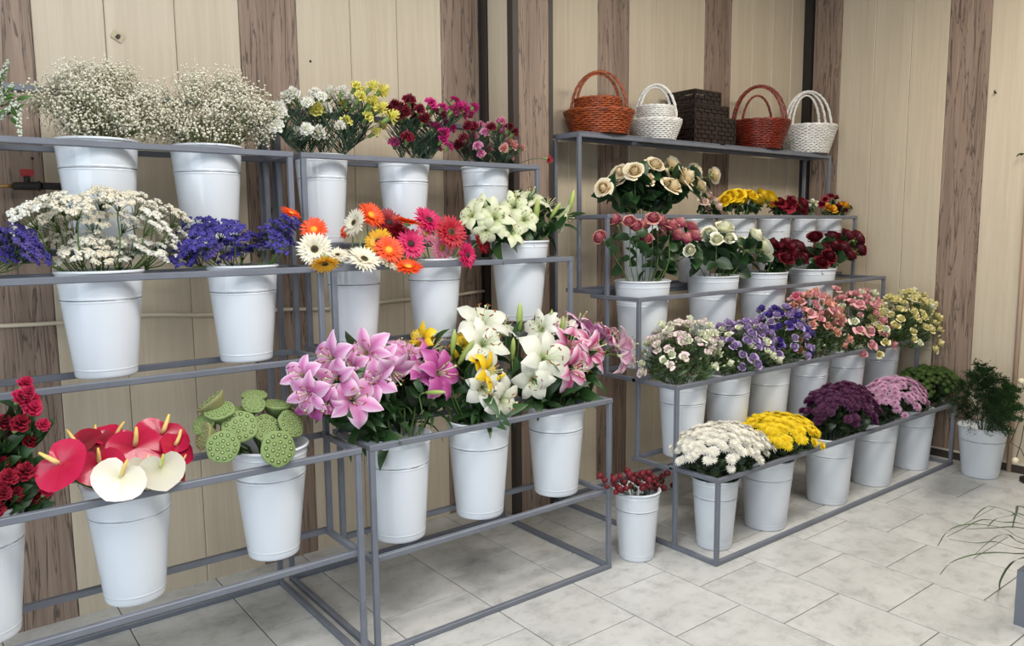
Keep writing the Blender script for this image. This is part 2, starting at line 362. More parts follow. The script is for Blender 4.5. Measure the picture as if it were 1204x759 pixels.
b_r2 = [bucket('white bucket %s under the basket shelf' % s, x, 2.885, 1.191, R, R*.8, .38) for s, x, R in (
    ('of cream roses', 3.13, .110), ('of blush spray roses', 3.57, .108), ('of yellow roses', 3.96, .112), ('of red roses', 4.34, .106), ('of mixed spray roses', 4.66, .088), ('of yellow and red spray roses', 4.965, .094))]
b_red = bucket('small white floor bucket of red globe flowers between the two stands', 2.545, 2.36, .001, .105, .080, .32)
b_grn = bucket('white floor bucket of dark green fern by the right wall', 5.015, 1.86, .001, .132, .098, .305)

# ------------------------------------------------------------------ plant materials
M_STEM = mat_simple('green_stem', hx('4f6a2e'), .6); M_STEMD = mat_simple('dark_stem', hx('33492a'), .6)
def leafmat(n, a, b, rough=.42): return mat_petal(n, [(0, a), (1, b)], rough, .35, .15)
M_LEAF = leafmat('lily_leaf', '24401f', '35562a'); M_LEAFR = leafmat('rose_leaf', '1f3a20', '2e4f2a'); M_LEAFG = leafmat('carnation_leaf', '2c4434', '48604a')
M_LEAFM = leafmat('mum_leaf', '24331c', '36492a'); M_CALYX = mat_simple('calyx', hx('7f9a55'), .55)
LEAF = {}
def leafmesh(kind, mat, L=1., W=.16, a0=.3, a1=1.6, nu=6, cup=.3, fold=.0, tip=.75, base=.2):
    out = []
    for i in range(3):
        m = MB(); m.petal(Matrix(), L, W, a0+.15*i, a1+.25*i, cup, 0, nu, 1, tip, base, fold=fold); out.append(m.mesh('leaf', [mat]))
    LEAF[kind] = out
leafmesh('lily', M_LEAF, W=.13); leafmesh('rose', M_LEAFR, W=.34, a0=.6, a1=1.5, cup=.15, fold=.25, tip=.8, nu=5)

# ------------------------------------------------------------------ blooms (unit diameter about 1, facing +Z)
def rose_mesh(mat, seed, n=27, op=1., green=M_CALYX, tall=1.):
    r = random.Random(seed); m = MB()
    for i in range(n):
        f = i/(n-1); R = .05+.37*f**.8; H = (.70-.34*f**1.3)*tall*r.uniform(.95, 1.05); wa = 1.9-1.12*f**.6; ph = i*2.4+r.uniform(-.3, .3); o = op*max(0, f-.35)*1.3*r.uniform(.5, 1.2)
        rows = []; ts = []
        for a in range(7):
            t = a/6; rr = R*math.sin(min(1., t*1.35+.12)*PI/2)*(1-.30*(1-f)*t*t); z = H*t**.8
            if t > .6:
                q = (t-.6)/.4; rr += o*.30*q**1.5-.05*(1-f)*q; z -= o*.12*q**2
            wt = wa*(.45+.55*math.sin(PI*min(.92, .15+t*.60))); row = []
            for b in range(-2, 3):
                s = b/2; zz = z-(.05*H*s*s if a == 6 else 0)+r.uniform(-.016, .016); rq = (rr+(.022*math.sin(4.2*s+i) if a > 4 else 0))*(1+.05*s*(1 if i % 2 else -1))+(.02*f if a == 6 and abs(s) < .6 else 0)
                row.append((rq*math.cos(ph+s*wt), rq*math.sin(ph+s*wt), zz))
            rows.append(row); ts.append(min(1, t**1.5*.72+.28*f))
        m.grid(rows, ts)
    m.lathe([(.09, .1), (.085, .5*tall), (.05, .58*tall), (.001, .60*tall)], 8, 0)
    for i in range(5): m.petal(RZ(i*1.257), .34, .06, 1.0, 1.9, nu=3, nv=1, mat=1)
    m.lathe([(.02, -.12), (.075, -.08), (.09, .0), (.06, .05)], 8, 1)
    return m.mesh('bloom', [mat, green])
def carn_mesh(mat, seed, fan=.5):
    r = random.Random(seed); m = MB(); n = 26
    for k in range(4):
        R = (.5, .44, .33, .18)[k]; h = .05+.075*k; lift = (.02, .12, .22, .3)[k]*fan; ph = r.random()*6; rows = []; ts = []
        jit = [r.uniform(.86, 1.08) for _ in range(n)]
        for j in range(4):
            q = j/3; row = []
            for a in range(n):
                th = 2*PI*a/n; rr = R*q*(jit[a] if j == 3 else 1); z = h+lift*q+.085*q*q*math.sin(th*8+ph+k)+.04*q*math.sin(th*3+ph)
                row.append((rr*math.cos(th)+.001, rr*math.sin(th), z))
            rows.append(row); ts.append(q)
        m.grid(rows, ts, 0, True)
    m.lathe([(.02, -.55), (.11, -.5), (.15, -.2), (.20, .03)], 8, 1)
    return m.mesh('bloom', [mat, M_CALYX])
def gerb_meshes(mat, cmat, imat, seed):
    r = random.Random(seed); m = MB()
    for k, (n, L, a0, a1) in enumerate(((26, .43, 1.25, 1.68), (26, .40, 1.1, 1.5), (16, .24, .8, 1.25))):
        for i in range(n):
            m.petal(Matrix.Translation((0, 0, .01*k)) @ RZ(2*PI*(i+.5*k)/n+r.uniform(-.07, .07)), L*r.uniform(.9, 1.06), .045, a0+r.uniform(-.1, .1), a1+r.uniform(-.15, .15), -.2, nu=3, nv=1, tip=1.5, base=.5, r0=.07)
    me = m.mesh('petals', [mat])
    c = MB(); c.lathe([(.001, .075), (.05, .07), (.09, .055), (.115, .03), (.12, 0)], 12)
    for i in range(40):
        q = (i/40)**.5*.11; a = i*2.4; c.ball(V(q*math.cos(a), q*math.sin(a), .07-q*q*2.5), .014, 4, 2, 1 if q > .06 else 0)
    c.lathe([(.02, -.09), (.09, -.06), (.10, 0)], 8, 2)
    return me, c.mesh('flower_centre', [cmat, imat, M_CALYX])
def mum_mesh(mat, cmat, seed, layers=3):
    r = random.Random(seed); m = MB()
    for k in range(layers):
        n = 15-3*k
        for i in range(n): m.petal(Matrix.Translation((0, 0, .03*k)) @ RZ(2*PI*(i+.5*k)/n+r.uniform(-.1, .1)), .5-.1*k, .072, 1.15-.3*k, 1.75-.35*k+r.uniform(-.2, .2), -.3, nu=2, nv=1, tip=1.2, base=.6, r0=.03)
    m.lathe([(.001, .13), (.06, .12), (.10, .08), (.11, .02)], 8, 1); m.lathe([(.02, -.1), (.12, -.03), (.13, .02)], 7, 2)
    return m.mesh('bloom', [mat, cmat, M_CALYX])
def button_mesh(mat, seed):
    r = random.Random(seed); m = MB(); m.ball(V(0, 0, .15), .42, 10, 6, 0, .6)
    for i in range(26):
        f = (i+.5)/26; th = math.acos(1-f*.95); a = i*2.4
        d = V(math.sin(th)*math.cos(a), math.sin(th)*math.sin(a), math.cos(th)*.6)
        m.ball(d*.44+V(0, 0, .15), .085, 4, 2, 0)
    return m.mesh('bloom', [mat])
def statice_mesh(mat, seed, W=1., n=11, stemmat=M_STEM):
    """one spray: branchlets ending in flat combs of papery cups; blossoms and branchlets apart"""
    r = random.Random(seed); m = MB(); st = MB()
    for i in range(n):
        a = i*2.4; q = .42*((i+.3)/n)**.5*W; h = .50-.7*q*q+r.uniform(-.20, .08); p = V(q*math.cos(a), q*math.sin(a), h)
        st.tube([(0, 0, -.1), (p.x*.6, p.y*.6, h*.55), p], [.012, .01, .008], 3)
        for j in range(30):
            u = r.uniform(-.13, .13); v_ = r.uniform(-.085, .085)
            c = p+V(u*math.cos(a+1.5)+v_*math.cos(a), u*math.sin(a+1.5)+v_*math.sin(a), .05-2.2*u*u+r.uniform(-.03, .03))
            d = (c-p+V(0, 0, .09)).normalized(); M = Matrix.Translation(c) @ face_to(d, r.random()*6)
            s = r.uniform(.028, .042); pr = [(s*.25, -s), (s*1.05, s*.3), (s*.15, s*.15)]
            m.lathe(pr, 5, 0, M)
    return m.mesh('blossoms', [mat]), st.mesh('branchlets', [stemmat])

# ------------------------------------------------------------------ assembling stems
def stem_path(bk, p, d, n=7, k=.75):
    c = bk.c; q = V(p.x-c.x, p.y-c.y, 0); rr = bk.Rt*k
    s = q*.62
    if s.length > rr: s = s*(rr/s.length)
    P1 = V(c.x+s.x, c.y+s.y, bk.rim-.01); b = q.normalized()*min(q.length*.5, bk.Rb*.55) if q.length > 1e-4 else q
    P0 = V(c.x-b.x*.4, c.y-b.y*.4, bk.c.z+.03)
    out = [P0, P0.lerp(P1, .5)]
    L = (p-P1).length; C1 = P1+V(s.x*1.1, s.y*1.1, max(.02, (p.z-P1.z)*.55)); C2 = p-Vector(d)*L*.35
    for i in range(n):
        t = i/(n-1); out.append(P1*(1-t)**3+C1*3*t*(1-t)**2+C2*3*t*t*(1-t)+p*t**3)
    return out
def stem_obj(path, O, parent, r=.003, mat=M_STEM, n=5, name='stem'):
    m = MB(); m.tube([q-O for q in path], r, n); return m.build(name, mat, parent)
def add_leaves(path, O, parent, kind, n, L, lo=3, rr=None):
    rr = rr or rnd
    for i in range(n):
        k = rr.randrange(lo, len(path)-1); p = path[k].lerp(path[k+1], rr.random()); a = rr.random()*2*PI
        d = V(math.cos(a), math.sin(a), rr.uniform(.2, 1.0))
        put('leaf', rr.choice(LEAF[kind]), parent, Matrix.Translation(p-O) @ face_to(d, rr.random()*6, L*rr.uniform(.7, 1.2)))
def single(name, label, cat, group, bk, p, d, size, meshes, leaf=None, nleaf=0, leafL=.05, sr=.0028, part='bloom', mat=M_STEM, lo=3):
    d = Vector(d).normalized(); path = stem_path(bk, p-d*size*.08, d); O = path[0]
    t = thing(name, label, cat, O, group); stem_obj(path, O, t, sr, mat)
    me = rnd.choice(meshes) if isinstance(meshes, list) else meshes
    put(part, me, t, Matrix.Translation(p-O) @ face_to(d, rnd.random()*6, size))
    if leaf: add_leaves(path, O, t, leaf, nleaf, leafL, lo)
    return t, O, path
def toward(bk, p, up=.8, out=1., cam=.35):
    q = V(p.x-bk.c.x, p.y-bk.c.y, 0)/max(.08, bk.Rt); e_ = (EYE-p).normalized()
    return (q*out*.6+V(0, 0, up)+e_*cam+V(rnd.uniform(-.2, .2), rnd.uniform(-.2, .2), 0)).normalized()
def spray(name, label, cat, group, bk, pts, meshes, leafmat=None, nleaf=10, leafL=.05, leafW=.16, part='bloom', mat=M_STEM, sr=.0022, low=.35, bud=None):
    """pts: (position, direction, size[, mesh list]) of the blooms on one branching stem"""
    cen = sum((q[0] for q in pts), Vector())/len(pts); d = sum((Vector(q[1]) for q in pts), Vector()).normalized()
    top = cen-d*.035-V(0, 0, .02); path = stem_path(bk, top, d); O = path[0]
    t = thing(name, label, cat, O, group); m = MB(); m.tube([q-O for q in path], sr, 4)
    lf = MB()
    for q in pts:
        p, dd, s = q[0], Vector(q[1]).normalized(), q[2]; k = path[-3]
        m.tube([k-O, (k*.35+p*.65)-dd*s*.25-O, p-dd*s*.2-O], sr*.7, 3)
        put(part, rnd.choice(q[3] if len(q) > 3 else meshes), t, Matrix.Translation(p-O) @ face_to(dd, rnd.random()*6, s))
    m.build('stem', mat, t)
    if leafmat:
        for i in range(nleaf):
            f = low+(1-low)*rnd.random(); k = min(len(path)-2, int(f*(len(path)-1))); p = path[k].lerp(path[k+1], rnd.random())
            if p.z < bk.rim-.01: p = path[-3].lerp(path[-1], rnd.random())
            a = rnd.random()*2*PI; dv = V(math.cos(a), math.sin(a), rnd.uniform(.3, 1.3)+(1.2 if leafW < .05 else 0)); Lf = leafL*rnd.uniform(.6, 1.2)
            lf.petal(Matrix.Translation(p-O) @ face_to(dv), Lf, Lf*leafW, .1, .9, .3, nu=3, nv=1, tip=.8)
        lf.build('foliage', leafmat, t)
    return t
def dome(box, Yc, ry, n, seed, lo=.0, flat=1., zlo=None, jit=.012, pw=.5):
    """points and outward directions on a mound whose outline fills box = (left, right, top, bottom), depth ry"""
    r = random.Random(seed); l, rr_, tp, bt = box
    a = at(l, (tp+bt)/2, Yc); b = at(rr_, (tp+bt)/2, Yc); c = (a+b)/2; hw = (b.x-a.x)/2; k = c.x/c.y
    ry = min(ry, .8*hw/max(.2, k)); rx = math.sqrt(max(.0009, hw*hw-(ry*k)**2))
    z1 = at((l+rr_)/2, tp, Yc+ry*.3).z; z0 = at((l+rr_)/2, bt, Yc-ry*.6).z if zlo is None else zlo
    out = []
    for i in range(n):
        s = ((i+.5)/n)**pw; th = i*2.39996+r.uniform(-.25, .25); h = math.sqrt(max(0, 1-s*s))**flat
        p = V(c.x+rx*s*math.cos(th), Yc+ry*s*math.sin(th), z0+(z1-z0)*(lo+(1-lo)*h))+V(r.uniform(-jit, jit), r.uniform(-jit, jit), r.uniform(-jit, jit))
        p.x = min(p.x, 5.17)
        d = V(s*math.cos(th), s*math.sin(th), .35+h).normalized()
        out.append((p, d))
    return out
def clusters(pts, k, seed=1):
    """split points into k compact bunches"""
    r = random.Random(seed); ps = list(pts); out = []; per = max(1, round(len(ps)/k))
    while ps:
        a = max(ps, key=lambda q: (q[0].x*1.7+q[0].z*.4+q[0].y)); ps.sort(key=lambda q: (q[0]-a[0]).length); out.append(ps[:per]); ps = ps[per:]
    return out

# ================================================================== FLOWERS, left stand
# gypsophila: a cloud of tiny blossoms nobody could count
M_GYP = mat_simple('gypsophila_white', hx('dcd6c2'), .7, noise=.14, nscale=60); M_GYPS = mat_simple('gypsophila_stem', hx('6c7647'), .7)
def gypso(label, bk, box, n, seed):
    r = random.Random(seed); O = bk.c.copy(); t = thing('gypsophila_bunch', label, 'flowers', O, 'gypsophila bunches'); bl = MB(); st = MB()
    l, rr_, tp, bt = box; a = at(l, (tp+bt)/2, bk.c.y); b = at(rr_, (tp+bt)/2, bk.c.y); c = (a+b)/2; hw = (b.x-a.x)/2
    z1 = at((l+rr_)/2, tp, bk.c.y).z; z0 = bk.rim+.0
    tips = []
    for i in range(150):
        s = r.random()**.45; th = r.random()*2*PI; v_ = r.random()**.7
        h = z0+.02+(z1-z0-.02)*v_*math.sqrt(max(.05, 1-s*s*.8)); ww = hw*(.68+.32*min(1, (h-z0)/(z1-z0)*2.2))
        p = V(c.x+ww*s*math.cos(th), bk.c.y+.15*s*math.sin(th), h); tips.append(p)
        q = V((p.x-O.x), (p.y-O.y), 0)*.35
        if q.length > bk.Rt*.75: q = q*(bk.Rt*.75/q.length)
        base = V(O.x+q.x, O.y+q.y, z0-.02)
        st.tube([base-O, base.lerp(p, .5)+V(0, 0, .02)-O, p-O], .0011, 3, 0, False)
    for i in range(n):
        p = r.choice(tips)+V(r.gauss(0, .021), r.gauss(0, .021), r.gauss(0, .019)); s = r.uniform(.0026, .0056)
        if p.z < z0: p.z = z0+r.random()*.05
        bl.ball(p-O, s, 5, 3, 0, .8)
        if i % 5 == 0:
            k = r.choice(tips); k = p+V(r.gauss(0, .015), r.gauss(0, .012), -r.uniform(.015, .04)); st.tube([k-O, p-O], .0006, 3, 0, False)
    stuff(st.build('stems', M_GYPS, t)); stuff(bl.build('blossoms', M_GYP, t))
gypso('cloud of white gypsophila in the top bucket nearest the tap', b_gy1, (38, 196, 72, 158), 5600, 3)
gypso('cloud of white gypsophila beside the white and yellow carnations', b_gy2, (172, 324, 84, 168), 5200, 4)

# veronica spikes at the photo edge
M_VER = mat_petal('veronica_white', [(0, 'cfd5bf'), (1, 'eef0e6')]); M_VERL = leafmat('veronica_leaf', '3f6a2c', '5f8a3c')
for i, (px, py, bx, by) in enumerate(((10, 70, -6, 110), (16, 98, -8, 125), (20, 122, -4, 138), (25, 168, 18, 118), (3, 108, -9, 130))):
    p = at(px, py, 2.83 if i == 3 else 2.86); q0 = at(bx, by, 2.89); O = V(b_ver.c.x, b_ver.c.y, b_ver.c.z+.04)
    t = thing('veronica_spike', 'white veronica spike at the photo edge', 'flower', O, 'white veronica spikes')
    path = [O, V(O.x, O.y-.02, b_ver.rim), q0, q0.lerp(p, .5)+V(0, 0, .01), p]; stem_obj(path, O, t, .002, M_STEM, 4)
    m = MB(); lf = MB()
    for j in range(60):
        f = j/60; c = q0.lerp(p, f); rr = .011*(1.15-f); a = j*2.4; m.ball(c+V(math.cos(a)*rr, math.sin(a)*rr, rnd.uniform(-.004, .004))-O, .0058*(1.2-f*.7), 4, 3)
    m.build('flower_spike', M_VER, t)
    for j in range(5):
        c = q0.lerp(p, j/7); lf.petal(Matrix.Translation(c-O) @ face_to((rnd.uniform(-1, 1), rnd.uniform(-1, .3), .5)), .055, .007, .1, 1.0, nu=3, nv=1)
    lf.build('foliage', M_VERL, t)

# spray carnations
def carn(name, stops, seed, var=.2): 
    mt = mat_petal(name, stops, .6, var); return [carn_mesh(mt, seed+i, .4+.5*i) for i in range(3)]
C_WHITE = carn('carnation_white', [(0, 'dfe0c0'), (.4, 'e6e4d6'), (1, 'ecebe4')], 10, .08); C_YEL = carn('carnation_yellow', [(0, 'd5cf55'), (1, 'f3ec8a')], 20, .12)
C_DRED = carn('carnation_crimson', [(0, '4a0718'), (1, '7d0f2b')], 30); C_MAG = carn('carnation_magenta', [(0, 'a80f5e'), (1, 'd93a92')], 40)
C_PINK = carn('carnation_pink', [(0, 'b8316f'), (.6, 'd9699f'), (1, 'eab0cb')], 50); C_SAL = carn('carnation_salmon', [(0, 'd86a6a'), (.7, 'e99a96'), (1, 'f6d0c8')], 60)
C_CORAL = carn('carnation_coral', [(0, 'c02338'), (1, 'e85f6d')], 70)
def carn_group(label, group, bk, pxs, meshes, per=3, size=.036, seed=1, dy=.09):
    r = random.Random(seed); pts = []; size *= 1.62
    for px, py in pxs:
        p = at(px, py, bk.c.y+r.uniform(-dy, dy*.6)); d = toward(bk, p, .9, .8, .45); pts.append((p, d, size*r.uniform(.8, 1.15)))
    for cl in clusters(pts, max(1, round(len(pts)/per)), seed):
        spray('spray_carnation', label, 'flower', group, bk, cl, meshes, M_LEAFG, 46, .12, .020, mat=M_LEAFG, low=.22)
def fillpx(box, n, seed, hole=None):
    r = random.Random(seed); l, rr_, tp, bt = box; out = []
    for k in range(n*30):
        q = (r.uniform(l, rr_), r.uniform(tp, bt)); u = (q[0]-(l+rr_)/2)/((rr_-l)/2); v_ = (q[1]-bt)/(bt-tp)
        if u*u+v_*v_ > 1: continue
        if all((q[0]-o[0])**2+(q[1]-o[1])**2 > 42 for o in out): out.append(q)
        if len(out) >= n: break
    return out
carn_group('white spray carnation beside the yellow ones', 'white spray carnations', b_ca1,
    [(345, 112), (350, 119), (338, 117), (328, 128), (316, 138), (331, 133), (326, 149), (342, 160), (362, 141), (371, 111), (378, 114), (384, 130), (402, 109), (361, 153), (374, 160), (351, 160), (409, 117), (418, 125), (386, 115), (444, 125), (362, 121), (400, 149)], C_WHITE, 3, .037, 11)
carn_group('yellow spray carnation beside the white ones', 'yellow spray carnations', b_ca1,
    [(418, 103), (422, 108), (435, 104), (446, 109), (403, 126), (373, 132), (437, 120), (444, 130), (436, 124), (423, 115), (407, 143), (448, 148), (457, 139), (439, 157), (427, 134), (432, 138)], C_YEL, 3, .037, 12)
carn_group('crimson spray carnation beside the magenta ones', 'crimson spray carnations', b_ca2,
    [(481, 118), (465, 127), (477, 134), (493, 130), (485, 129), (459, 132), (470, 137), (490, 139), (498, 142), (479, 162), (488, 145), (474, 130)], C_DRED, 3, .037, 13)
carn_group('magenta spray carnation beside the crimson ones', 'magenta spray carnations', b_ca2,
    [(506, 122), (509, 130), (520, 127), (534, 120), (532, 131), (543, 134), (556, 127), (550, 134), (538, 128), (526, 150), (511, 152), (521, 158), (520, 165), (527, 173), (501, 170), (513, 175), (518, 138), (530, 152), (464, 168), (545, 130), (495, 172)], C_MAG, 3, .036, 14)
carn_group('small pink spray carnation by the column', 'pink spray carnations', b_ca3,
    [(565, 147), (573, 152), (588, 153), (556, 162), (588, 146), (570, 156), (575, 177), (566, 182), (590, 159), (549, 170), (560, 186), (562, 172)], C_PINK, 3, .034, 15)
carn_group('small crimson spray carnation by the column', 'crimson spray carnations by the column', b_ca3,
    [(551, 149), (557, 150), (598, 152), (603, 157), (578, 151), (545, 162), (540, 172), (550, 178)], C_DRED, 3, .034, 16)
carn_group('salmon spray carnation by the column', 'salmon spray carnations', b_ca3,
    [(601, 173), (606, 176), (597, 170), (612, 175), (592, 176), (599, 186)], C_SAL, 3, .032, 17)
p = at(644, 187, 2.86); single('spray_carnation', 'coral red carnation bending far out beside the column', 'flower', None, b_ca3, p, (.6, -.7, -.2), .044, C_CORAL, mat=M_LEAFG, sr=.0015)

# statice
ST_W = [statice_mesh(mat_simple('statice_white_%s' % 'abc'[i], hx(h), .7), 80+i) for i, h in enumerate(('e4e0d0', 'dfd8c4', 'e8e5da'))]
ST_B = [statice_mesh(mat_simple('statice_violet_%s' % 'abc'[i], hx(h), .7), 85+i, stemmat=M_STEMD) for i, h in enumerate(('463c92', '55488f', '3a3184'))]
def statice(label, group, bk, pxs, meshes, size, seed, cam=.3):
    r = random.Random(seed)
    for px, py in pxs:
        p = at(px, py, bk.c.y+r.uniform(-.10, .07)); d = toward(bk, p, .9, .8, cam); s = size*r.uniform(.85, 1.15)
        path = stem_path(bk, p-d*s*.3, d); O = path[0]; t = thing('statice_spray', label, 'flower', O, group); stem_obj(path, O, t, .0022, M_STEM, 4)
        a, b = r.choice(meshes); M = Matrix.Translation(p-d*s*.25-O) @ face_to(d, r.random()*6, s); stuff(put('blossoms', a, t, M)); put('branchlets', b, t, M)
statice('spray of white papery statice, second tier', 'white statice sprays', b_wst,
    [(32, 258), (52, 246), (70, 240), (88, 246), (120, 243), (110, 262), (140, 238), (165, 243), (188, 250), (208, 258), (150, 262), (178, 266), (200, 278), (60, 262), (82, 266), (50, 292), (104, 284), (130, 290), (158, 292), (90, 300), (118, 306), (205, 296), (190, 285), (140, 306), (178, 302), (75, 284), (46, 275), (122, 233)], ST_W, .115, 21)
statice('violet blue statice beside the orange gerbera', 'violet blue statice sprays', b_bst,
    [(220, 268), (240, 268), (258, 272), (238, 285), (222, 295), (262, 290), (280, 284), (300, 282), (318, 274), (332, 268), (340, 262), (275, 275), (250, 298), (285, 297), (305, 292), (230, 304), (325, 290), (216, 303), (270, 304), (245, 276), (335, 282)], ST_B, .10, 22)
statice('violet blue statice at the photo edge', 'violet statice sprays at the photo edge', b_bl0,
    [(4, 280), (18, 276), (32, 284), (10, 292), (26, 296), (38, 300), (2, 302), (16, 304), (-8, 288)], ST_B, .10, 23)

# gerberas
K_DARK = mat_simple('gerbera_eye_dark', hx('2a140e'), .7); K_GREEN = mat_simple('gerbera_eye_green', hx('8a8a3a'), .7); K_RING = mat_simple('gerbera_ring', hx('c98a3a'), .7)
K_OR = mat_simple('gerbera_ring_yellow', hx('f0a832'), .7); K_RD = mat_simple('gerbera_ring_dark', hx('7a1424'), .7)
G = {}
for i, (k, st, c, ring) in enumerate((('white', [(0, 'e6dcba'), (1, 'ebe7da')], K_DARK, K_GREEN), ('orange', [(0, 'f29a2a'), (.35, 'ee5a1c'), (1, 'e84a18')], K_OR, K_OR), ('yellow', [(0, 'e0a020'), (.6, 'f2b82c'), (1, 'f4c53a')], K_DARK, K_GREEN),
        ('red', [(0, '8a0a20'), (1, 'c31633')], K_DARK, K_RING), ('crimson', [(0, '700818'), (1, 'a30d28')], K_DARK, K_RD), ('hot pink', [(0, 'b80f50'), (1, 'e0286e')], K_DARK, K_RD), ('pale pink', [(0, 'd96a92'), (1, 'f0a5b8')], K_GREEN, K_OR))):
    G[k] = gerb_meshes(mat_petal('gerbera_'+k.replace(' ', '_'), st, .5, .08), c, ring, 100+i)
for bk, k, px, py, dpx, Y, d, lab in (
    (b_bst, 'orange', 342, 251, 27, 2.74, (.3, -.5, .9), 'orange gerbera poking out of the violet statice'),
    (b_gr1, 'orange', 369, 270, 35, 2.68, (-.35, -.75, .55), 'orange gerbera above the big white one beside the stand post'),
    (b_gr1, 'white', 370, 293, 43, 2.60, (-.45, -.9, .25), 'large white gerbera with dark eye facing out beside the stand post'),
    (b_gr1, 'yellow', 382, 309, 38, 2.545, (-.1, -.45, -.75), 'yellow orange gerbera drooping over the rail'),
    (b_gr1, 'white', 397, 300, 28, 2.60, (-.2, -.5, .8), 'small white gerbera with green eye between two larger white ones'),
    (b_gr1, 'white', 428, 305, 42, 2.56, (.0, -.6, .65), 'white gerbera with dark eye lying out over the rail'),
    (b_gr1, 'white', 417, 262, 36, 2.66, (-.95, -.25, .35), 'white gerbera on a tall stem turned sideways'),
    (b_gr1, 'white', 456, 310, 30, 2.575, (.3, -.4, .8), 'white gerbera seen edge-on, flat over the rail'),
    (b_gr1, 'orange', 409, 271, 26, 2.76, (-.7, -.1, .5), 'small orange gerbera half hidden behind the sideways white one'),
    (b_gr1, 'orange', 436, 253, 37, 2.72, (.1, -.75, .5), 'orange gerbera with golden centre, topmost of the orange ones'),
    (b_gr2, 'yellow', 445, 284, 36, 2.67, (-.6, -.5, .35), 'yellow gerbera with dark eye between the orange ones'),
    (b_gr2, 'crimson', 457, 262, 40, 2.75, (-.1, -.8, .5), 'crimson gerbera behind the topmost orange one'),
    (b_gr2, 'orange', 479, 262, 44, 2.66, (.2, -.12, .95), 'orange gerbera seen edge-on with its stem bent'),
    (b_gr2, 'orange', 457, 294, 39, 2.60, (-.2, -.8, .45), 'orange red gerbera just above the rail in the middle'),
    (b_gr2, 'hot pink', 483, 287, 40, 2.63, (-.15, -.9, .35), 'hot pink gerbera with black eye in the middle of the row'),
    (b_gr2, 'hot pink', 504, 259, 41, 2.74, (.1, -.7, .6), 'hot pink gerbera, topmost of the pink ones'),
    (b_gr2, 'pale pink', 500, 275, 32, 2.72, (.2, -.6, .4), 'pale pink gerbera tucked behind the large red one'),
    (b_gr2, 'pale pink', 519, 291, 36, 2.65, (.1, -.6, -.1), 'pale pink gerbera hanging under the large red one'),
    (b_gr2, 'red', 530, 273, 44, 2.62, (.0, -.95, .35), 'large red gerbera with ringed eye facing out'),
    (b_gr2, 'pale pink', 546, 275, 30, 2.74, (.5, -.5, .4), 'pale pink gerbera behind the red ones near the white lilies'),
    (b_gr2, 'hot pink', 549, 300, 33, 2.575, (.3, -.85, .1), 'hot pink gerbera hanging before the rail near the white lilies'),
    (b_gr2, 'crimson', 566, 284, 33, 2.66, (.45, -.8, .3), 'crimson gerbera nearest the white lilies'),
    (b_gr2, 'crimson', 470, 275, 30, 2.74, (-.1, -.8, .5), 'crimson gerbera half hidden below the edge-on orange one'),
    (b_gr2, 'orange', 480, 314, 36, 2.545, (-.1, -.35, .75), 'orange gerbera with dark eye hanging below the rail')):
    p = at(px, py, Y); dep = (p-EYE).dot(fw); s = dpx*dep/FPX*1.03; d = Vector(d).normalized()
    path = stem_path(bk, p-d*s*.1, d, 9); O = path[0]; t = thing('gerbera', lab, 'flower', O, 'gerberas'); stem_obj(path, O, t, .0034, M_CALYX, 6)
    M = Matrix.Translation(p-O) @ face_to(d, rnd.random()*6, s); put('petals', G[k][0], t, M); put('flower_centre', G[k][1], t, M)

# lilies
def lily_set(name, stops, seed, pet_w=.2, var=.1):
    mt = mat_petal(name, stops, .48, var, .25); r = random.Random(seed)
    out = []
    for i in range(4):
        m = MB(); m.petal(Matrix(), .62, pet_w*(1 if i % 2 else .72)*.62*1.42, .30, 1.95+.22*i, -.22, .016, 8, 2, .95, .22, .02, 0, 2.3, i, -.06, edge=name != 'lily_white' and name != 'lily_cream' and name != 'lily_yellow'); out.append(m.mesh('petal', [mt]))
    return out
M_ANTH = mat_simple('anther', hx('8a4a1c'), .8); M_FIL = mat_simple('filament', hx('c6d3a0'), .5); M_BUDG = mat_petal('lily_bud', [(0, '7f9a45'), (.6, 'a5b862'), (1, 'c2cc80')], .45); M_BUDY = mat_petal('lily_bud_yellow', [(0, '9aa63c'), (.5, 'd9c22e'), (1, 'eacb2c')], .45)
def lily_heart():
    m = MB(); m.lathe([(.015, -.12), (.04, -.03), (.05, .08)], 7, 0)
    for i in range(6):
        a = i*PI/3+.5; p = [(0.02*math.cos(a), .02*math.sin(a), 0), (.07*math.cos(a), .07*math.sin(a), .2), (.15*math.cos(a), .15*math.sin(a), .36)]
        m.tube(p, .006, 4, 0); c, s = math.cos(a+1.57), math.sin(a+1.57); q = p[-1]; m.tube([(q[0]-c*.035, q[1]-s*.035, q[2]+.004), (q[0]+c*.035, q[1]+s*.035, q[2]+.004)], .011, 5, 1)
    m.tube([(0, 0, 0), (0.01, 0, .25), (.03, .01, .44)], [.009, .008, .008], 5, 0); m.ball(V(.03, .01, .45), .022, 6, 4, 0)
    return m.mesh('bloom', [M_FIL, M_ANTH])
LH = lily_heart()
def bud_mesh(mt):
    m = MB(); m.lathe([(.01, 0), (.06, .06), (.10, .3), (.115, .55), (.08, .85), (.005, 1.0)], 9); return m.mesh('bud', [mt])
BUDG, BUDY = bud_mesh(M_BUDG), bud_mesh(M_BUDY)
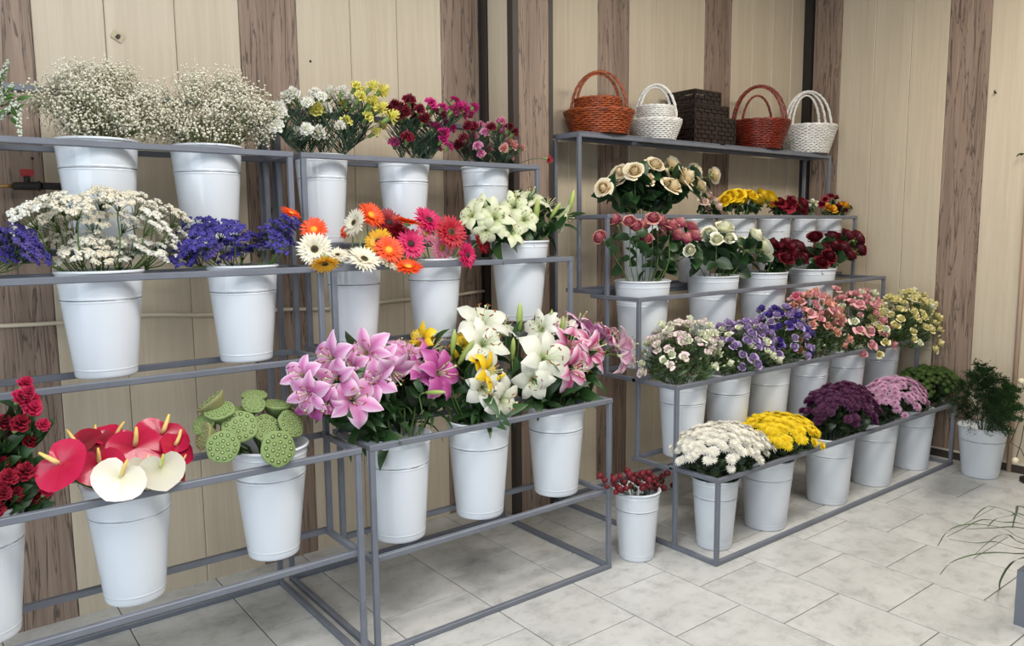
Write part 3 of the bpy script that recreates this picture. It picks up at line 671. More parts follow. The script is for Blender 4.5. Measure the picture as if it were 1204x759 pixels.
LP = {'pink': lily_set('lily_pink', [(0, 'c968aa'), (.18, 'd588bc'), (.45, 'e4b2d6'), (.75, 'f1d8e8'), (1, 'f6e8f0')], 1), 'magenta': lily_set('lily_magenta', [(0, 'b43c8e'), (.4, 'c45fa6'), (.75, 'd58abf'), (1, 'efcfe2')], 2),
      'white': lily_set('lily_white', [(0, 'cfdc94'), (.25, 'e6e8d4'), (1, 'ebeae2')], 3), 'cream': lily_set('lily_cream', [(0, 'b9cc7c'), (.3, 'dbe2b8'), (1, 'e4e6cc')], 4), 'yellow': lily_set('lily_yellow', [(0, 'c8b41c'), (.3, 'f0c614'), (1, 'f4d332')], 5),
      'stargazer': lily_set('lily_stargazer', [(0, 'b02464'), (.14, 'c8558c'), (.34, 'e4a8c4'), (.7, 'f4dde8'), (1, 'f6e6ec')], 6), 'blush': lily_set('lily_blush', [(0, 'd08fae'), (.4, 'e3bccb'), (1, 'f4e6ea')], 7)}
def lily(label, group, bk, k, px, py, dpx, Y, d=None, leaves=4, buds=0):
    p = at(px, py, Y); dep = (p-EYE).dot(fw); s = dpx*dep/FPX*1.24
    d = Vector(d).normalized() if d else toward(bk, p, .55, .9, .7); org = p-d*s*.20
    path = stem_path(bk, org-d*s*.06, d); O = path[0]; t = thing('lily', label, 'flower', O, group); stem_obj(path, O, t, .0042, M_STEM, 6)
    o = put('bloom', LH, t, Matrix.Translation(org-O) @ face_to(d, rnd.random()*6, s)); op = rnd.uniform(.8, 1.1)
    for i in range(6):
        put('petal', LP[k][(i % 2)+2*rnd.randrange(2)], o, RZ(i*PI/3+rnd.uniform(-.1, .1)) @ Matrix.Rotation(rnd.uniform(-.12, .12), 4, 'Y') @ Matrix.Diagonal((op, 1, 1, 1)))
    add_leaves(path, O, t, 'lily', leaves+2, .13, 3); add_leaves(path[:5], O, t, 'lily', leaves, .15, 2)
    for b in range(buds):
        q = path[-2]+V(rnd.uniform(-.04, .04), rnd.uniform(-.04, .02), rnd.uniform(.0, .03)); put('bud', BUDG, t, Matrix.Translation(q-O) @ face_to((rnd.uniform(-.5, .5), rnd.uniform(-.5, .2), 1), 0, .085))
def budstem(label, bk, px, py, Lpx, Y, d, me=None, group='lily buds'):
    p = at(px, py, Y); dep = (p-EYE).dot(fw); s = Lpx*dep/FPX; d = Vector(d).normalized(); q = p-d*s*.5
    path = stem_path(bk, q, d); O = path[0]; t = thing('lily_bud_stem', label, 'flower bud', O, group); stem_obj(path, O, t, .003, M_STEM, 5)
    put('bud', me or BUDG, t, Matrix.Translation(q-O) @ face_to(d, 0, s)); add_leaves(path, O, t, 'lily', 3, .12, 3)
PL, WL = 'pink lilies', 'white lilies'
for k, px, py, dp, Y, d in (('pink', 386, 420, 50, 2.46, None), ('pink', 352, 440, 44, 2.43, (-.8, -.5, .4)), ('pink', 361, 462, 46, 2.39, (-.8, -.6, .1)), ('pink', 392, 447, 50, 2.40, None), ('pink', 418, 468, 58, 2.36, (-.1, -.9, .35)), ('pink', 428, 412, 50, 2.50, None),
        ('pink', 462, 440, 52, 2.40, (.1, -.6, -.5)), ('pink', 446, 424, 48, 2.47, None), ('pink', 482, 415, 46, 2.50, None), ('magenta', 510, 408, 44, 2.52, None), ('magenta', 522, 436, 58, 2.42, (.3, -.9, .3)), ('pink', 410, 432, 44, 2.48, None), ('pink', 384, 476, 40, 2.37, (-.5, -.6, -.4)),
        ('pink', 440, 446, 44, 2.40, None), ('magenta', 495, 432, 44, 2.47, None), ('magenta', 366, 474, 44, 2.40, (-.7, -.5, -.3)), ('pink', 470, 408, 40, 2.56, None)):
    lily('deep magenta lily among the pink lilies' if k == 'magenta' else 'pale edged pink lily, crowded bunch', PL+(' deep' if k == 'magenta' else ''), b_pnk, k, px, py, dp, Y, d, 5)
for lab, k, px, py, dp, Y, d in (('yellow lily opening behind the pink lilies', 'yellow', 494, 396, 34, 2.56, None), ('yellow lily half hidden between pink and white lilies', 'yellow', 541, 404, 36, 2.52, None), ('open yellow lily facing out under the white ones', 'yellow', 578, 436, 44, 2.37, (.5, -.7, .2)), ('narrow yellow lily leaning over the pink lilies', 'yellow', 562, 420, 34, 2.42, (.3, -.5, .5)),
        ('white lily highest of the middle lily bucket', 'white', 568, 374, 62, 2.53, (-.1, -.5, .8)), ('large white lily below the highest one', 'white', 573, 401, 60, 2.43, (.1, -.8, .5)), ('white lily hanging lowest over the rail', 'white', 595, 470, 52, 2.345, (.3, -.9, -.1)), ('white lily low over the rail beside the yellow one', 'white', 570, 456, 46, 2.365, (-.3, -.9, .1)),
        ('white lily at the back between the highest one and the green bud', 'white', 592, 384, 44, 2.56, (.3, -.3, .8))):
    lily(lab, None, b_yel, k, px, py, dp, Y, d, 5)
for lab, k, px, py, dp, Y, d in (('largest white lily facing out beside the pink ones', 'white', 645, 420, 62, 2.37, (.0, -.9, .3)), ('white lily standing behind the largest white one', 'white', 634, 384, 42, 2.52, None), ('white lily hanging below the largest white one', 'white', 628, 448, 44, 2.38, (-.4, -.8, -.1)), ('white lily at the back over the green buds', 'white', 660, 388, 40, 2.55, None),
        ('pale pink lily at the back above the striped ones', 'blush', 664, 380, 38, 2.56, None), ('pale pink lily with its petals up, highest of its bucket', 'pink', 683, 377, 40, 2.58, None), ('pink lily pressed against the largest white one', 'stargazer', 672, 404, 46, 2.44, None), ('pink lily with deep magenta throat in the middle', 'stargazer', 699, 410, 50, 2.44, (.3, -.9, .3)), ('pink lily with magenta striped petals, half closed', 'stargazer', 718, 396, 38, 2.50, (.9, -.3, .5)),
        ('pink lily with magenta midribs hanging lowest', 'stargazer', 676, 434, 56, 2.37, (.2, -.9, .1)), ('blush lily leaning out towards the long stand', 'blush', 737, 405, 42, 2.46, (.9, -.5, .2)), ('faded blush lily drooping towards the long stand', 'blush', 738, 422, 38, 2.44, (.8, -.5, -.4)), ('pink lily behind the deep throated one', 'pink', 700, 388, 40, 2.55, None)):
    lily(lab, None, b_wpl, k, px, py, dp, Y, d, 5)
for bk, px, py, Lp, Y, d, me, lab in ((b_yel, 611, 372, 34, 2.50, (.05, 0, 1), None, 'upright green lily bud, tallest of the middle lily bucket'), (b_wpl, 648, 377, 28, 2.50, (.1, 0, 1), None, 'upright green lily bud before the pale pink lilies'), (b_wpl, 661, 384, 26, 2.52, (.2, 0, 1), None, 'short green lily bud beside the pale pink lily'), (b_yel, 533, 402, 32, 2.48, (.1, -.1, 1), None, 'green lily bud standing between yellow lilies'),
        (b_yel, 548, 414, 36, 2.44, (.35, -.3, .7), None, 'green lily bud slanting over the yellow lily'), (b_yel, 603, 410, 28, 2.46, (0, -.1, 1), None, 'green lily bud beside the large white lily'), (b_pnk, 512, 461, 26, 2.37, (.6, -.7, .05), None, 'green lily bud lying level under the magenta lily'), (b_yel, 507, 398, 30, 2.55, (-.2, 0, 1), BUDY, 'yellow green bud behind the pink lilies'), (b_yel, 585, 445, 24, 2.36, (.5, -.4, .4), BUDY, 'small yellow green bud beside the open yellow lily'),
        (b_wli, 631, 248, 32, 2.64, (.05, -.1, 1), None, 'upright pale green bud in front of the white lilies on the second tier'), (b_wli, 653, 247, 24, 2.68, (.6, -.1, .8), None, 'slanting green bud among the white lilies on the second tier'), (b_wli, 672, 236, 28, 2.70, (.3, 0, 1), None, 'green bud farthest out at the end of the second tier'), (b_wli, 606, 237, 24, 2.72, (.05, 0, 1), None, 'green bud behind the white lilies on the second tier')):
    budstem(lab, bk, px, py, Lp, Y, d, me)
for lab, k, px, py, dp, Y, d in (('cream white lily facing out on the second tier', 'cream', 584, 254, 42, 2.62, (-.2, -.9, .4)), ('cream white lily at the back on the second tier', 'cream', 566, 242, 36, 2.72, None), ('cream white lily nearest the gerberas', 'cream', 552, 252, 40, 2.68, (-.9, -.3, .4)), ('cream white lily, highest on the second tier', 'cream', 624, 230, 44, 2.74, (.1, -.5, .9)), ('cream white lily beside the highest one on the second tier', 'cream', 604, 240, 40, 2.70, None),
        ('cream white lily behind the upright bud', 'cream', 618, 256, 40, 2.64, None), ('cream white lily with long drooping petals at the end of the tier', 'cream', 664, 256, 40, 2.70, (.9, -.4, -.1)), ('small cream white lily low over the bucket rim', 'cream', 604, 272, 34, 2.60, (.0, -.8, .4)), ('cream white lily at the back by the slanting bud', 'cream', 645, 240, 38, 2.78, None), ('cream white lily drooping beside the crimson gerbera', 'cream', 571, 272, 32, 2.62, (-.6, -.7, -.3))):
    lily(lab, None, b_wli, k, px, py, dp*.86, Y, d, 4)

# cockscomb / dark red sprays at the edge
M_CEL = [carn_mesh(mat_petal('cockscomb_red', [(0, '5a0a20'), (1, 'a01232')], .7, .3), 130+i, 1.2) for i in range(2)]
M_CELP = [carn_mesh(mat_petal('cockscomb_pink', [(0, '9a1038'), (1, 'd02a5c')], .7, .2), 134+i, 1.2) for i in range(2)]
for grp, pxs, me, lab in (('dark', [(2, 498), (10, 512), (22, 500), (3, 545), (15, 548), (28, 556), (10, 562), (4, 580), (18, 582), (30, 572), (12, 594), (38, 584), (-6, 570), (24, 594), (-5, 600), (34, 520)], M_CEL, 'dark red ruffled cockscomb at photo edge'),
                          ('bright', [(28, 452), (35, 474), (25, 468), (38, 482), (3, 498), (50, 500), (45, 572), (20, 600), (54, 578), (32, 462)], M_CELP, 'bright crimson cockscomb at photo edge')):
    pts = []
    for px, py in pxs: q = at(px, py, b_cel.c.y+rnd.uniform(-.11, .03)); pts.append((q, toward(b_cel, q, .7, .8, .5), .046*rnd.uniform(.8, 1.2)))
    for cl in clusters(pts, len(pts)//2): spray('cockscomb', lab, 'flower', grp+' cockscomb stems', b_cel, cl, me, M_LEAF, 14, .07, .28)

# anthuriums
def spathe(mt):
    m = MB(); rows = []; ts = []; n = 20
    for j in range(6):
        q = j/5; row = []
        for a in range(n+1):
            th = -PI+2*PI*a/n; r = .5*(1-.12*math.cos(2*th)+.10*math.cos(th))*(1.06-.46*math.exp(-((abs(th)-PI)/.33)**2)) ; r *= 1+.12*math.exp(-(th/.3)**2)
            x, y = r*math.cos(th)*q+.12, r*math.sin(th)*q; z = .10*q*q+.05*math.cos(2*th)*q*q-.10*max(0, x-.35)**1.5+.022*math.cos(8*th)*q*(1-.3*q)+.03*math.sin(q*PI)
            row.append((x, y, z))
        rows.append(row); ts.append(q)
    m.grid(rows, ts); return m.mesh('spathe', [mt])
def ant_mat(n, st, coat):
    mt = mat_petal(n, st, .24, .12, .12); return mt
SPR = spathe(ant_mat('anthurium_red', [(0, 'b01236'), (1, 'c41c48')], 1)); SPC = spathe(ant_mat('anthurium_crimson', [(0, '7c0d20'), (1, '9c1430')], 1)); SPW = spathe(ant_mat('anthurium_white', [(0, 'dcd8ae'), (.4, 'e2ddc6'), (1, 'e6e0d0')], 1))
def spadix(c0, c1):
    m = MB(); m.tube([(.0, 0, .02), (.06, 0, .13), (.16, 0, .24), (.30, 0, .34)], [.052, .05, .044, .024], 8); return m.mesh('spadix', [mat_petal('spadix_'+c0, [(0, c0), (1, c1)], .7, .05, .0)])
SD, SDG = spadix('f0dc9a', 'e8c060'), spadix('e8e2a0', 'b4c040')
for px, py, dp, Y, n, rl, me, sd, lab in (
    (72, 546, 56, 2.375, (-.55, -.7, .5), 2.6, SPR, SD, 'red anthurium leaning farthest out over the bucket side'), (92, 524, 48, 2.50, (-.4, -.3, .8), 2.2, SPC, SD, 'dark red anthurium at the back behind the leaning one'), (117, 546, 48, 2.40, (-.1, -.9, .35), 1.7, SPR, SD, 'red anthurium behind the white ones with spadix upright'),
    (112, 520, 42, 2.54, (-.1, -.4, .8), 1.6, SPC, SD, 'dark red anthurium folded at the back of the bucket'), (159, 527, 56, 2.45, (.0, -.85, .45), 1.6, SPR, SD, 'largest red anthurium in the middle with upright spadix'), (134, 514, 42, 2.56, (.0, -.4, .9), 1.2, SPR, SD, 'red anthurium lying flat behind the largest one'),
    (190, 513, 54, 2.50, (.2, -.6, .7), 1.2, SPR, SD, 'red anthurium highest at the back'), (206, 526, 44, 2.46, (.6, -.6, .5), 1.0, SPR, SD, 'red anthurium turned outward towards the lotus pods'), (209, 548, 34, 2.44, (.8, -.4, .1), 1.0, SPC, SD, 'dark red anthurium seen from the side beside the tall white one'),
    (141, 562, 52, 2.318, (-.2, -.85, .5), 1.15, SPW, SD, 'white anthurium tilted wide over the rail'), (168, 553, 42, 2.37, (.3, -.7, .3), 1.4, SPW, SD, 'white anthurium between the two larger white ones'), (189, 550, 47, 2.325, (.1, -.95, .15), 1.75, SPW, SDG, 'tall white anthurium with green tipped spadix')):
    p = at(px, py, Y); dep = (p-EYE).dot(fw); s = dp*dep/FPX; n = Vector(n).normalized()
    M3 = face_to(n); # spathe plane; roll so that the tip points in a chosen direction on the plane
    tipdir = rt*math.cos(rl+PI)+up*math.sin(rl+PI); x = (tipdir-n*tipdir.dot(n)).normalized(); y = n.cross(x)
    R = Matrix(((x.x, y.x, n.x, 0), (x.y, y.y, n.y, 0), (x.z, y.z, n.z, 0), (0, 0, 0, 1))); org = p-x*s*.12
    path = stem_path(b_ant, org-n*.004, (n+V(0, 0, .8)).normalized()); O = path[0]; t = thing('anthurium', lab, 'flower', O, 'anthuriums'); stem_obj(path, O, t, .0038, M_STEM, 6)
    M = Matrix.Translation(org-O) @ R @ Matrix.Scale(s, 4); put('spathe', me, t, M)
    put('spadix', sd, t, Matrix.Translation(org+x*s*.05-O) @ R @ RZ(PI) @ Matrix.Scale(s, 4))

# lotus pods
M_POD = mat_simple('lotus_green', hx('7f935a'), .65, noise=.22, nscale=60, bump=.4); M_PODR = mat_simple('lotus_brown_side', hx('8a8a5c'), .7, noise=.4, nscale=40, bump=.4); M_HOLE = mat_simple('lotus_pit', hx('3f522c'), .8); M_SEED = mat_simple('lotus_seed', hx('a9bb78'), .5)
def pod(mt):
    m = MB(); n = 24
    rows = []; prof = [(.03, -.62), (.10, -.56), (.27, -.34), (.43, -.1), (.49, -.02), (.49, .02), (.46, .035), (.30, .045), (.001, .05)]
    for r, z in prof: rows.append([(r*(1+.03*math.sin(5*a*2*PI/n)+.02*math.sin(9*a*2*PI/n))*math.cos(2*PI*a/n), r*(1+.03*math.sin(5*a*2*PI/n))*math.sin(2*PI*a/n), z) for a in range(n)])
    m.grid(rows, [0]*len(prof), 0, True)
    sd = MB()
    for i in range(19):
        q = 0 if i == 0 else .17 if i < 7 else .36; a = i*PI/3 if i < 7 else i*PI/6+.2; c = V(q*math.cos(a), q*math.sin(a), .043)
        sd.lathe([(.052, .0), (.056, .012), (.048, .014), (.040, .004)], 8, 0, Matrix.Translation(c)); sd.ball(c+V(0, 0, .004), .034, 6, 4, 1, .6)
    return m.mesh('pod', [mt]), sd.mesh('seeds', [M_HOLE, M_SEED])
PODS = [pod(M_POD), pod(M_PODR)]
for px, py, dp, Y, d, k, lab in ((247, 471, 38, 2.48, (-.55, .2, .8), 1, 'lotus pod tipped away to one side with brown flank'), (258, 482, 36, 2.44, (-.2, -.35, .9), 0, 'lotus pod facing up beside the tipped one'), (240, 497, 32, 2.45, (-.6, -.3, .6), 0, 'lotus pod low at the side of the bunch'), (239, 512, 34, 2.42, (-.8, -.1, .3), 1, 'brownish lotus pod lowest at the side, seen from its flank'),
    (262, 525, 39, 2.35, (-.3, -.9, .3), 0, 'round lotus pod facing out above the rim'), (282, 501, 42, 2.40, (-.15, -.75, .6), 0, 'large lotus pod facing out in the middle of the bunch'), (299, 464, 30, 2.52, (.0, -.2, 1), 0, 'lotus pod topmost of the bunch'), (298, 475, 28, 2.47, (-.05, -.6, .8), 0, 'yellowish lotus pod just below the topmost'), (325, 475, 34, 2.49, (.1, -.15, 1), 0, 'lotus pod held level, seen from the side'),
    (313, 503, 38, 2.42, (.1, -.7, .6), 0, 'lotus pod in front of the level one'), (342, 498, 36, 2.42, (.35, -.75, .5), 0, 'lotus pod nearest the pink lilies'), (327, 527, 44, 2.325, (.1, -.95, .25), 0, 'largest lotus pod hanging over the rim'), (348, 480, 34, 2.50, (.5, -.1, .8), 1, 'olive lotus pod at the back near the pink lilies'), (276, 486, 30, 2.52, (-.1, -.4, .9), 0, 'lotus pod half hidden behind the middle one')):
    p = at(px, py, Y); dep = (p-EYE).dot(fw); s = dp*dep/FPX; d = Vector(d).normalized(); path = stem_path(b_lot, p-d*s*.55, d); O = path[0]
    t = thing('lotus_pod', lab, 'lotus pod', O, 'lotus pods'); stem_obj(path, O, t, .005, M_STEM, 6); M = Matrix.Translation(p-O) @ face_to(d, rnd.random()*6, s); put('pod', PODS[k][0], t, M); put('seeds', PODS[k][1], t, M)

# ================================================================== FLOWERS, long stand
def rose_set(name, stops, seed, n=27, op=1., var=.14, tall=1.): 
    mt = mat_petal(name, stops, .5, var, .10); return [rose_mesh(mt, seed+i, n, op*(.7+.3*i), tall=tall) for i in range(3)]
R_CREAM = rose_set('rose_cream', [(0, 'd09a58'), (.4, 'e6c993'), (.75, 'ead9b2'), (1, 'f2ead4')], 200, op=.95); R_YEL = rose_set('rose_yellow', [(0, 'd8a010'), (1, 'f2cf1e')], 210); R_RED = rose_set('rose_red', [(0, '420510'), (.7, '6c0a1c'), (1, '961a30')], 220)
R_DUSTY = rose_set('rose_dusty', [(0, '9c2e52'), (.5, 'b84c6a'), (.8, 'cf7f80'), (1, 'e0b59c')], 230, op=.55, tall=1.15); R_WHITE = rose_set('rose_white', [(0, 'cfd492'), (.5, 'e6e6be'), (1, 'f7f5e6')], 240, op=.6); R_DARK = rose_set('rose_dark_red', [(0, '300310'), (.7, '560818'), (1, '7c1226')], 250, op=.55)
R_BLUSH = rose_set('rose_blush', [(0, 'e2b6a0'), (1, 'f2dccf')], 260, 11)
def roses(label, group, bk, pxs, me, dpx, seed, dy=(-.09, .07), leaf=3, leafL=.062, cam=.5, upw=.7):
    r = random.Random(seed)
    for q in pxs:
        Y = bk.c.y+r.uniform(*dy); p = at(q[0], q[1], Y); dep = (p-EYE).dot(fw); s = (q[2] if len(q) > 2 else dpx)*dep/FPX*1.05; d = toward(bk, p, upw, .9, cam)
        single('rose', label, 'flower', group, bk, p-d*s*.28, d, s, me, 'rose', leaf, leafL, .0026, lo=3)
roses('large cream peach rose under orange basket', 'cream peach roses', b_r2[0], [(709, 221, 20), (726, 209, 22), (729, 203, 20), (746, 201, 21), (759, 211, 22), (770, 194, 21), (779, 205, 22), (791, 195, 21), (790, 219, 25), (806, 208, 27), (817, 203, 20), (840, 205, 17), (750, 213, 18), (824, 218, 16)], R_CREAM, 21, 1, (-.12, .08), 12, .10)
roses('blush rose between cream and yellow roses', 'blush spray roses', b_r2[1], [(833, 230, 13), (838, 241, 14), (845, 243, 13), (827, 236, 12), (850, 240, 12), (841, 236, 11), (832, 243, 12)], R_BLUSH, 13, 2, (-.06, .04), 3)
roses('bright yellow rose under the basket shelf', 'yellow roses', b_r2[2], [(858, 230), (864, 235, 18), (876, 232, 18), (890, 235, 18), (906, 234), (868, 229), (883, 229), (897, 230), (852, 235, 14)], R_YEL, 16, 3, (-.06, .06), 4)
roses('red rose beside the yellow roses', 'red roses under the basket shelf', b_r2[3], [(916, 238), (924, 242, 17), (934, 243), (944, 239, 16), (930, 236), (940, 245), (918, 246), (912, 243)], R_RED, 16, 4, (-.06, .06), 3)
roses('tiny white rose beside the red roses', 'tiny white spray roses', b_r2[4], [(955, 237, 9), (958, 242, 10), (952, 242, 9), (961, 239, 8)], R_WHITE, 9, 5, (-.05, .03), 3, .045)
roses('tiny dark red rose under basket shelf', 'tiny dark red spray roses', b_r2[5], [(977, 230, 8), (983, 232, 8), (985, 243, 11), (966, 240, 8), (970, 234, 7), (991, 245, 9)], R_RED, 9, 6, (-.05, .03), 3, .045)
roses('tiny orange yellow rose under basket shelf', 'tiny yellow spray roses', b_r2[5], [(975, 244, 12), (994, 241, 11), (1001, 243, 11), (980, 247, 9), (988, 240, 9), (1004, 239, 7)], rose_set('rose_orange', [(0, 'd07a10'), (1, 'f0b028')], 270, 11), 10, 7, (-.05, .03), 3, .045)
roses('dusty pink rose on bare upright stem', 'dusty pink roses', b_r3[0], [(705, 279), (724, 259), (740, 261, 17), (757, 266, 19), (768, 257), (777, 261, 18), (784, 268), (760, 281, 17), (776, 279, 19), (795, 277, 19), (799, 263, 17), (812, 268, 18), (816, 278, 18), (826, 286, 16), (790, 266), (806, 281), (748, 266)], R_DUSTY, 18, 8, (-.09, .07), 5, .07, .4, 1.0)
roses('white rose tinged green on third tier', 'white roses', b_r3[1], [(833, 275, 20), (852, 268, 24), (857, 280, 16), (871, 286, 22), (888, 276, 21), (897, 289, 24), (868, 303, 20), (811, 294, 16), (899, 297, 20), (880, 292, 18), (843, 281, 16)], R_WHITE, 20, 9, (-.12, .06), 9, .09)
roses('dark red rose beside the white roses', 'dark red roses beside the white roses', b_r3[2], [(908, 287), (924, 286), (915, 297), (932, 298, 20), (948, 299, 18), (938, 290), (911, 303), (925, 304, 19), (918, 290), (943, 304), (930, 291), (903, 296)], R_DARK, 19, 10, (-.12, .06), 4, .075)
roses('dark red rose at the third tier end', 'dark red roses at the end', b_r3[3], [(958, 279, 19), (967, 292, 19), (979, 279, 18), (991, 291, 21), (1008, 280, 20), (1009, 293, 20), (966, 308, 18), (996, 277, 18), (980, 290), (988, 281), (975, 301), (999, 300)], R_DARK, 19, 11, (-.12, .06), 6, .085)

# lisianthus sprays
def lis(name, stops, seed, var=.12): return rose_set(name, stops, seed, 11, .9, var, 1.1)
def budset(nm, h):
    m = MB(); m.lathe([(.05, -.3), (.16, -.1), (.2, .15), (.13, .4), (.01, .55)], 7, 0); m.petal(Matrix(), .5, .03, .6, .2, nu=3, nv=1, mat=1); return [m.mesh('bud', [mat_petal(nm, [(0, '9fae6a'), (.6, h), (1, h)]), M_CALYX])]
L_WP = lis('lisianthus_white_pink', [(0, 'd8dcae'), (.6, 'efe9e0'), (1, 'e2b6c4')], 300); L_W = lis('lisianthus_white', [(0, 'cdd8a0'), (1, 'f0eee0')], 305); L_LIL = lis('lisianthus_lilac', [(0, 'b8a2c8'), (.5, '9a82b4'), (1, 'b39fc6')], 310)
L_PUR = lis('lisianthus_purple', [(0, '4a3a86'), (1, '5a479c')], 315); L_SAL = lis('lisianthus_salmon', [(0, 'd89a80'), (1, 'dfa092')], 320); L_PNK = lis('lisianthus_pink', [(0, 'd88a92'), (1, 'e2a8ac')], 325); L_YEL = lis('lisianthus_yellow', [(0, 'cfc670'), (.5, 'e2d792'), (1, 'ece4b4')], 330)
BD_G, BD_W, BD_Y = budset('bud_green_white', 'dfe4c4'), budset('bud_cream', 'ece8d0'), budset('bud_pale_yellow', 'e0d890')
M_LEAFS = leafmat('lisianthus_leaf', '41583a', '5a7048')
def lisi(label, group, bk, box, sets, n, size, seed, per=4, lf=12, Yc=None):
    r = random.Random(seed); pts = []
    for p, d in dome(box, Yc or bk.c.y, .16, n, seed, 0, 1., None, .02, .40):
        me = r.choices([s for s, _ in sets], [w_ for _, w_ in sets])[0]; sm = me in (BD_G, BD_W, BD_Y)
        pts.append((p, (d+V(-.12, -.3, .1)).normalized(), size*r.uniform(.8, 1.15)*(.55 if sm else 1), me))
    for cl in clusters(pts, max(1, n//per), seed): spray('lisianthus_spray', label, 'flower', group, bk, cl, None, M_LEAFS, lf+2, .05, .13, low=.3)
lisi('white pink edged lisianthus nearest the lilies', 'white pink lisianthus sprays', b_lis[0], (752, 852, 378, 444), ((L_WP, 5), (L_W, 4), (BD_G, 6)), 130, .044, 41)
lisi('lilac lisianthus between white and purple ones', 'lilac lisianthus sprays', b_lis[1], (828, 908, 376, 438), ((L_LIL, 7), (BD_W, 2), (L_W, 1)), 110, .048, 42)
lisi('deep purple lisianthus beside lilac ones', 'purple lisianthus sprays', b_lis[2], (874, 952, 362, 430), ((L_PUR, 5), (L_LIL, 3), (BD_G, 2)), 96, .050, 43)
lisi('salmon lisianthus between purple and pink', 'salmon lisianthus sprays', b_lis[3], (916, 990, 342, 422), ((L_SAL, 6), (L_PNK, 2), (BD_G, 3)), 105, .052, 44)
lisi('pink lisianthus beside pale yellow ones', 'pink lisianthus sprays', b_lis[4], (960, 1046, 342, 418), ((L_PNK, 7), (L_W, 2), (BD_W, 3)), 110, .053, 45)
lisi('pale yellow lisianthus at tier end', 'pale yellow lisianthus sprays', b_lis[5], (1012, 1108, 344, 420), ((L_YEL, 7), (BD_Y, 4), (L_W, 1)), 150, .054, 46, Yc=2.31)
q = at(983, 342, 2.43); spray('lisianthus_spray', 'pink lisianthus bloom standing above its neighbours', 'flower', None, b_lis[4], [(q, V(-.2, -.5, .8), .05)], L_PNK, M_LEAFS, 5, .05, .2)
q = at(934, 350, 2.43); spray('lisianthus_spray', 'rose pink lisianthus bloom just under the third tier rail', 'flower', None, b_lis[3], [(q, V(-.2, -.6, .7), .05)], lis('lisianthus_rose', [(0, 'c85a78'), (1, 'd9738e')], 336), M_LEAFS, 5, .05, .2)
q = at(1098, 416, 2.33); spray('lisianthus_spray', 'pale yellow lisianthus bud drooping below the others', 'flower', None, b_lis[5], [(q, V(.3, -.3, -.8), .042)], L_YEL, M_LEAFS, 3, .04, .2)

# chrysanthemums
K_Y = mat_simple('mum_eye', hx('c9a53a'), .8)
def mums(label, group, bk, box, name, stops, n, dpx, seed, per=5, cm=None, zk=None, me=None, flat=.75, ry=.2):
    mt = mat_petal(name, stops, .6, .1); me = me or [mum_mesh(mt, cm or K_Y, seed+i) for i in range(2)]
    p0 = at((box[0]+box[1])/2, (box[2]+box[3])/2, bk.c.y); s = dpx*(p0-EYE).dot(fw)/FPX
    pts = [(p, (d+V(-.08, -.2, .15)).normalized(), s*rnd.uniform(.9, 1.12)) for p, d in dome(box, bk.c.y-.0, ry, n, seed, 0, flat)]
    for cl in clusters(pts, max(1, n//per), seed): spray('chrysanthemum_spray', label, 'flower', group, bk, cl, me, M_LEAFM, 12, .055, .3, low=.35, mat=M_STEMD)
mums('white chrysanthemum spray by the stand corner', 'white chrysanthemum sprays', b_mum[0], (786, 903, 498, 553), 'mum_white', [(0, 'd9d4c2'), (1, 'f3f0e8')], 220, 13, 51, 5, mat_simple('mum_eye_white', hx('e2dcc0'), .8))
mums('bright yellow chrysanthemum spray on floor tier', 'yellow chrysanthemum sprays', b_mum[1], (862, 962, 486, 534), 'mum_yellow', [(0, 'e6bc08'), (1, 'fbe21a')], 190, 12.5, 52)
mums('deep purple chrysanthemum spray on floor tier', 'purple chrysanthemum sprays', b_mum[2], (942, 1032, 449, 508), 'mum_purple', [(0, '35102f'), (1, '581a4b')], 190, 12, 53, 5, mat_simple('mum_eye_dark', hx('521746'), .8), flat=.85)
mums('mauve pink chrysanthemum spray on floor tier', 'pink chrysanthemum sprays', b_mum[3], (1010, 1088, 443, 494), 'mum_pink', [(0, '8c3a72'), (.5, 'c78fb4'), (1, 'e6c3d8')], 165, 11.5, 54, 5, mat_simple('mum_eye_plum', hx('7a3a66'), .8))
GB = mat_petal('button_green', [(0, '3a5220'), (1, '4f6a2c')], .6, .3)
mums('green button chrysanthemum spray on floor tier', 'green button chrysanthemum sprays', b_mum[4], (1046, 1130, 431, 474), 'mum_green', [(0, '4f6a28'), (1, '6d8a38')], 170, 7.5, 55, 6, None, None, [button_mesh(GB, 5)], .8)

# red globe flowers in the floor bucket
M_GLO = mat_petal('globe_red', [(0, '560a16'), (1, '801526')], .6, .3)
m = MB(); m.ball(V(0, 0, .35), .5, 8, 6, 0, .95)
for i in range(16):
    a = i*2.4; th = math.acos(1-(i+.5)/16*1.5); m.petal(Matrix.Translation((0, 0, .35)) @ RZ(a), .5, .1, th-.25, th+.5, nu=2, nv=1)
GLO = [m.mesh('bloom', [M_GLO])]
for px, py in [(722, 566), (730, 560), (738, 556), (748, 560), (757, 557), (765, 561), (772, 566), (778, 562), (733, 568), (742, 572), (750, 570), (760, 571), (766, 573), (727, 573), (745, 565), (755, 575), (737, 575), (747, 577), (770, 576), (707, 560), (712, 565), (790, 572), (783, 558), (718, 558), (753, 563), (762, 566), (741, 562), (731, 577), (725, 579), (768, 569)]+fillpx((714, 784, 556, 576), 34, 8):
    q = at(px, py, 2.36+rnd.uniform(-.09, .06)); d = toward(b_red, q, .8, .9, .2)
    single('globe_flower', 'dark red globe flower in floor bucket', 'flower', 'dark red globe flowers', b_red, q, d, .028*rnd.uniform(.85, 1.2), GLO, None, 0, mat=M_STEMD, sr=.0014)

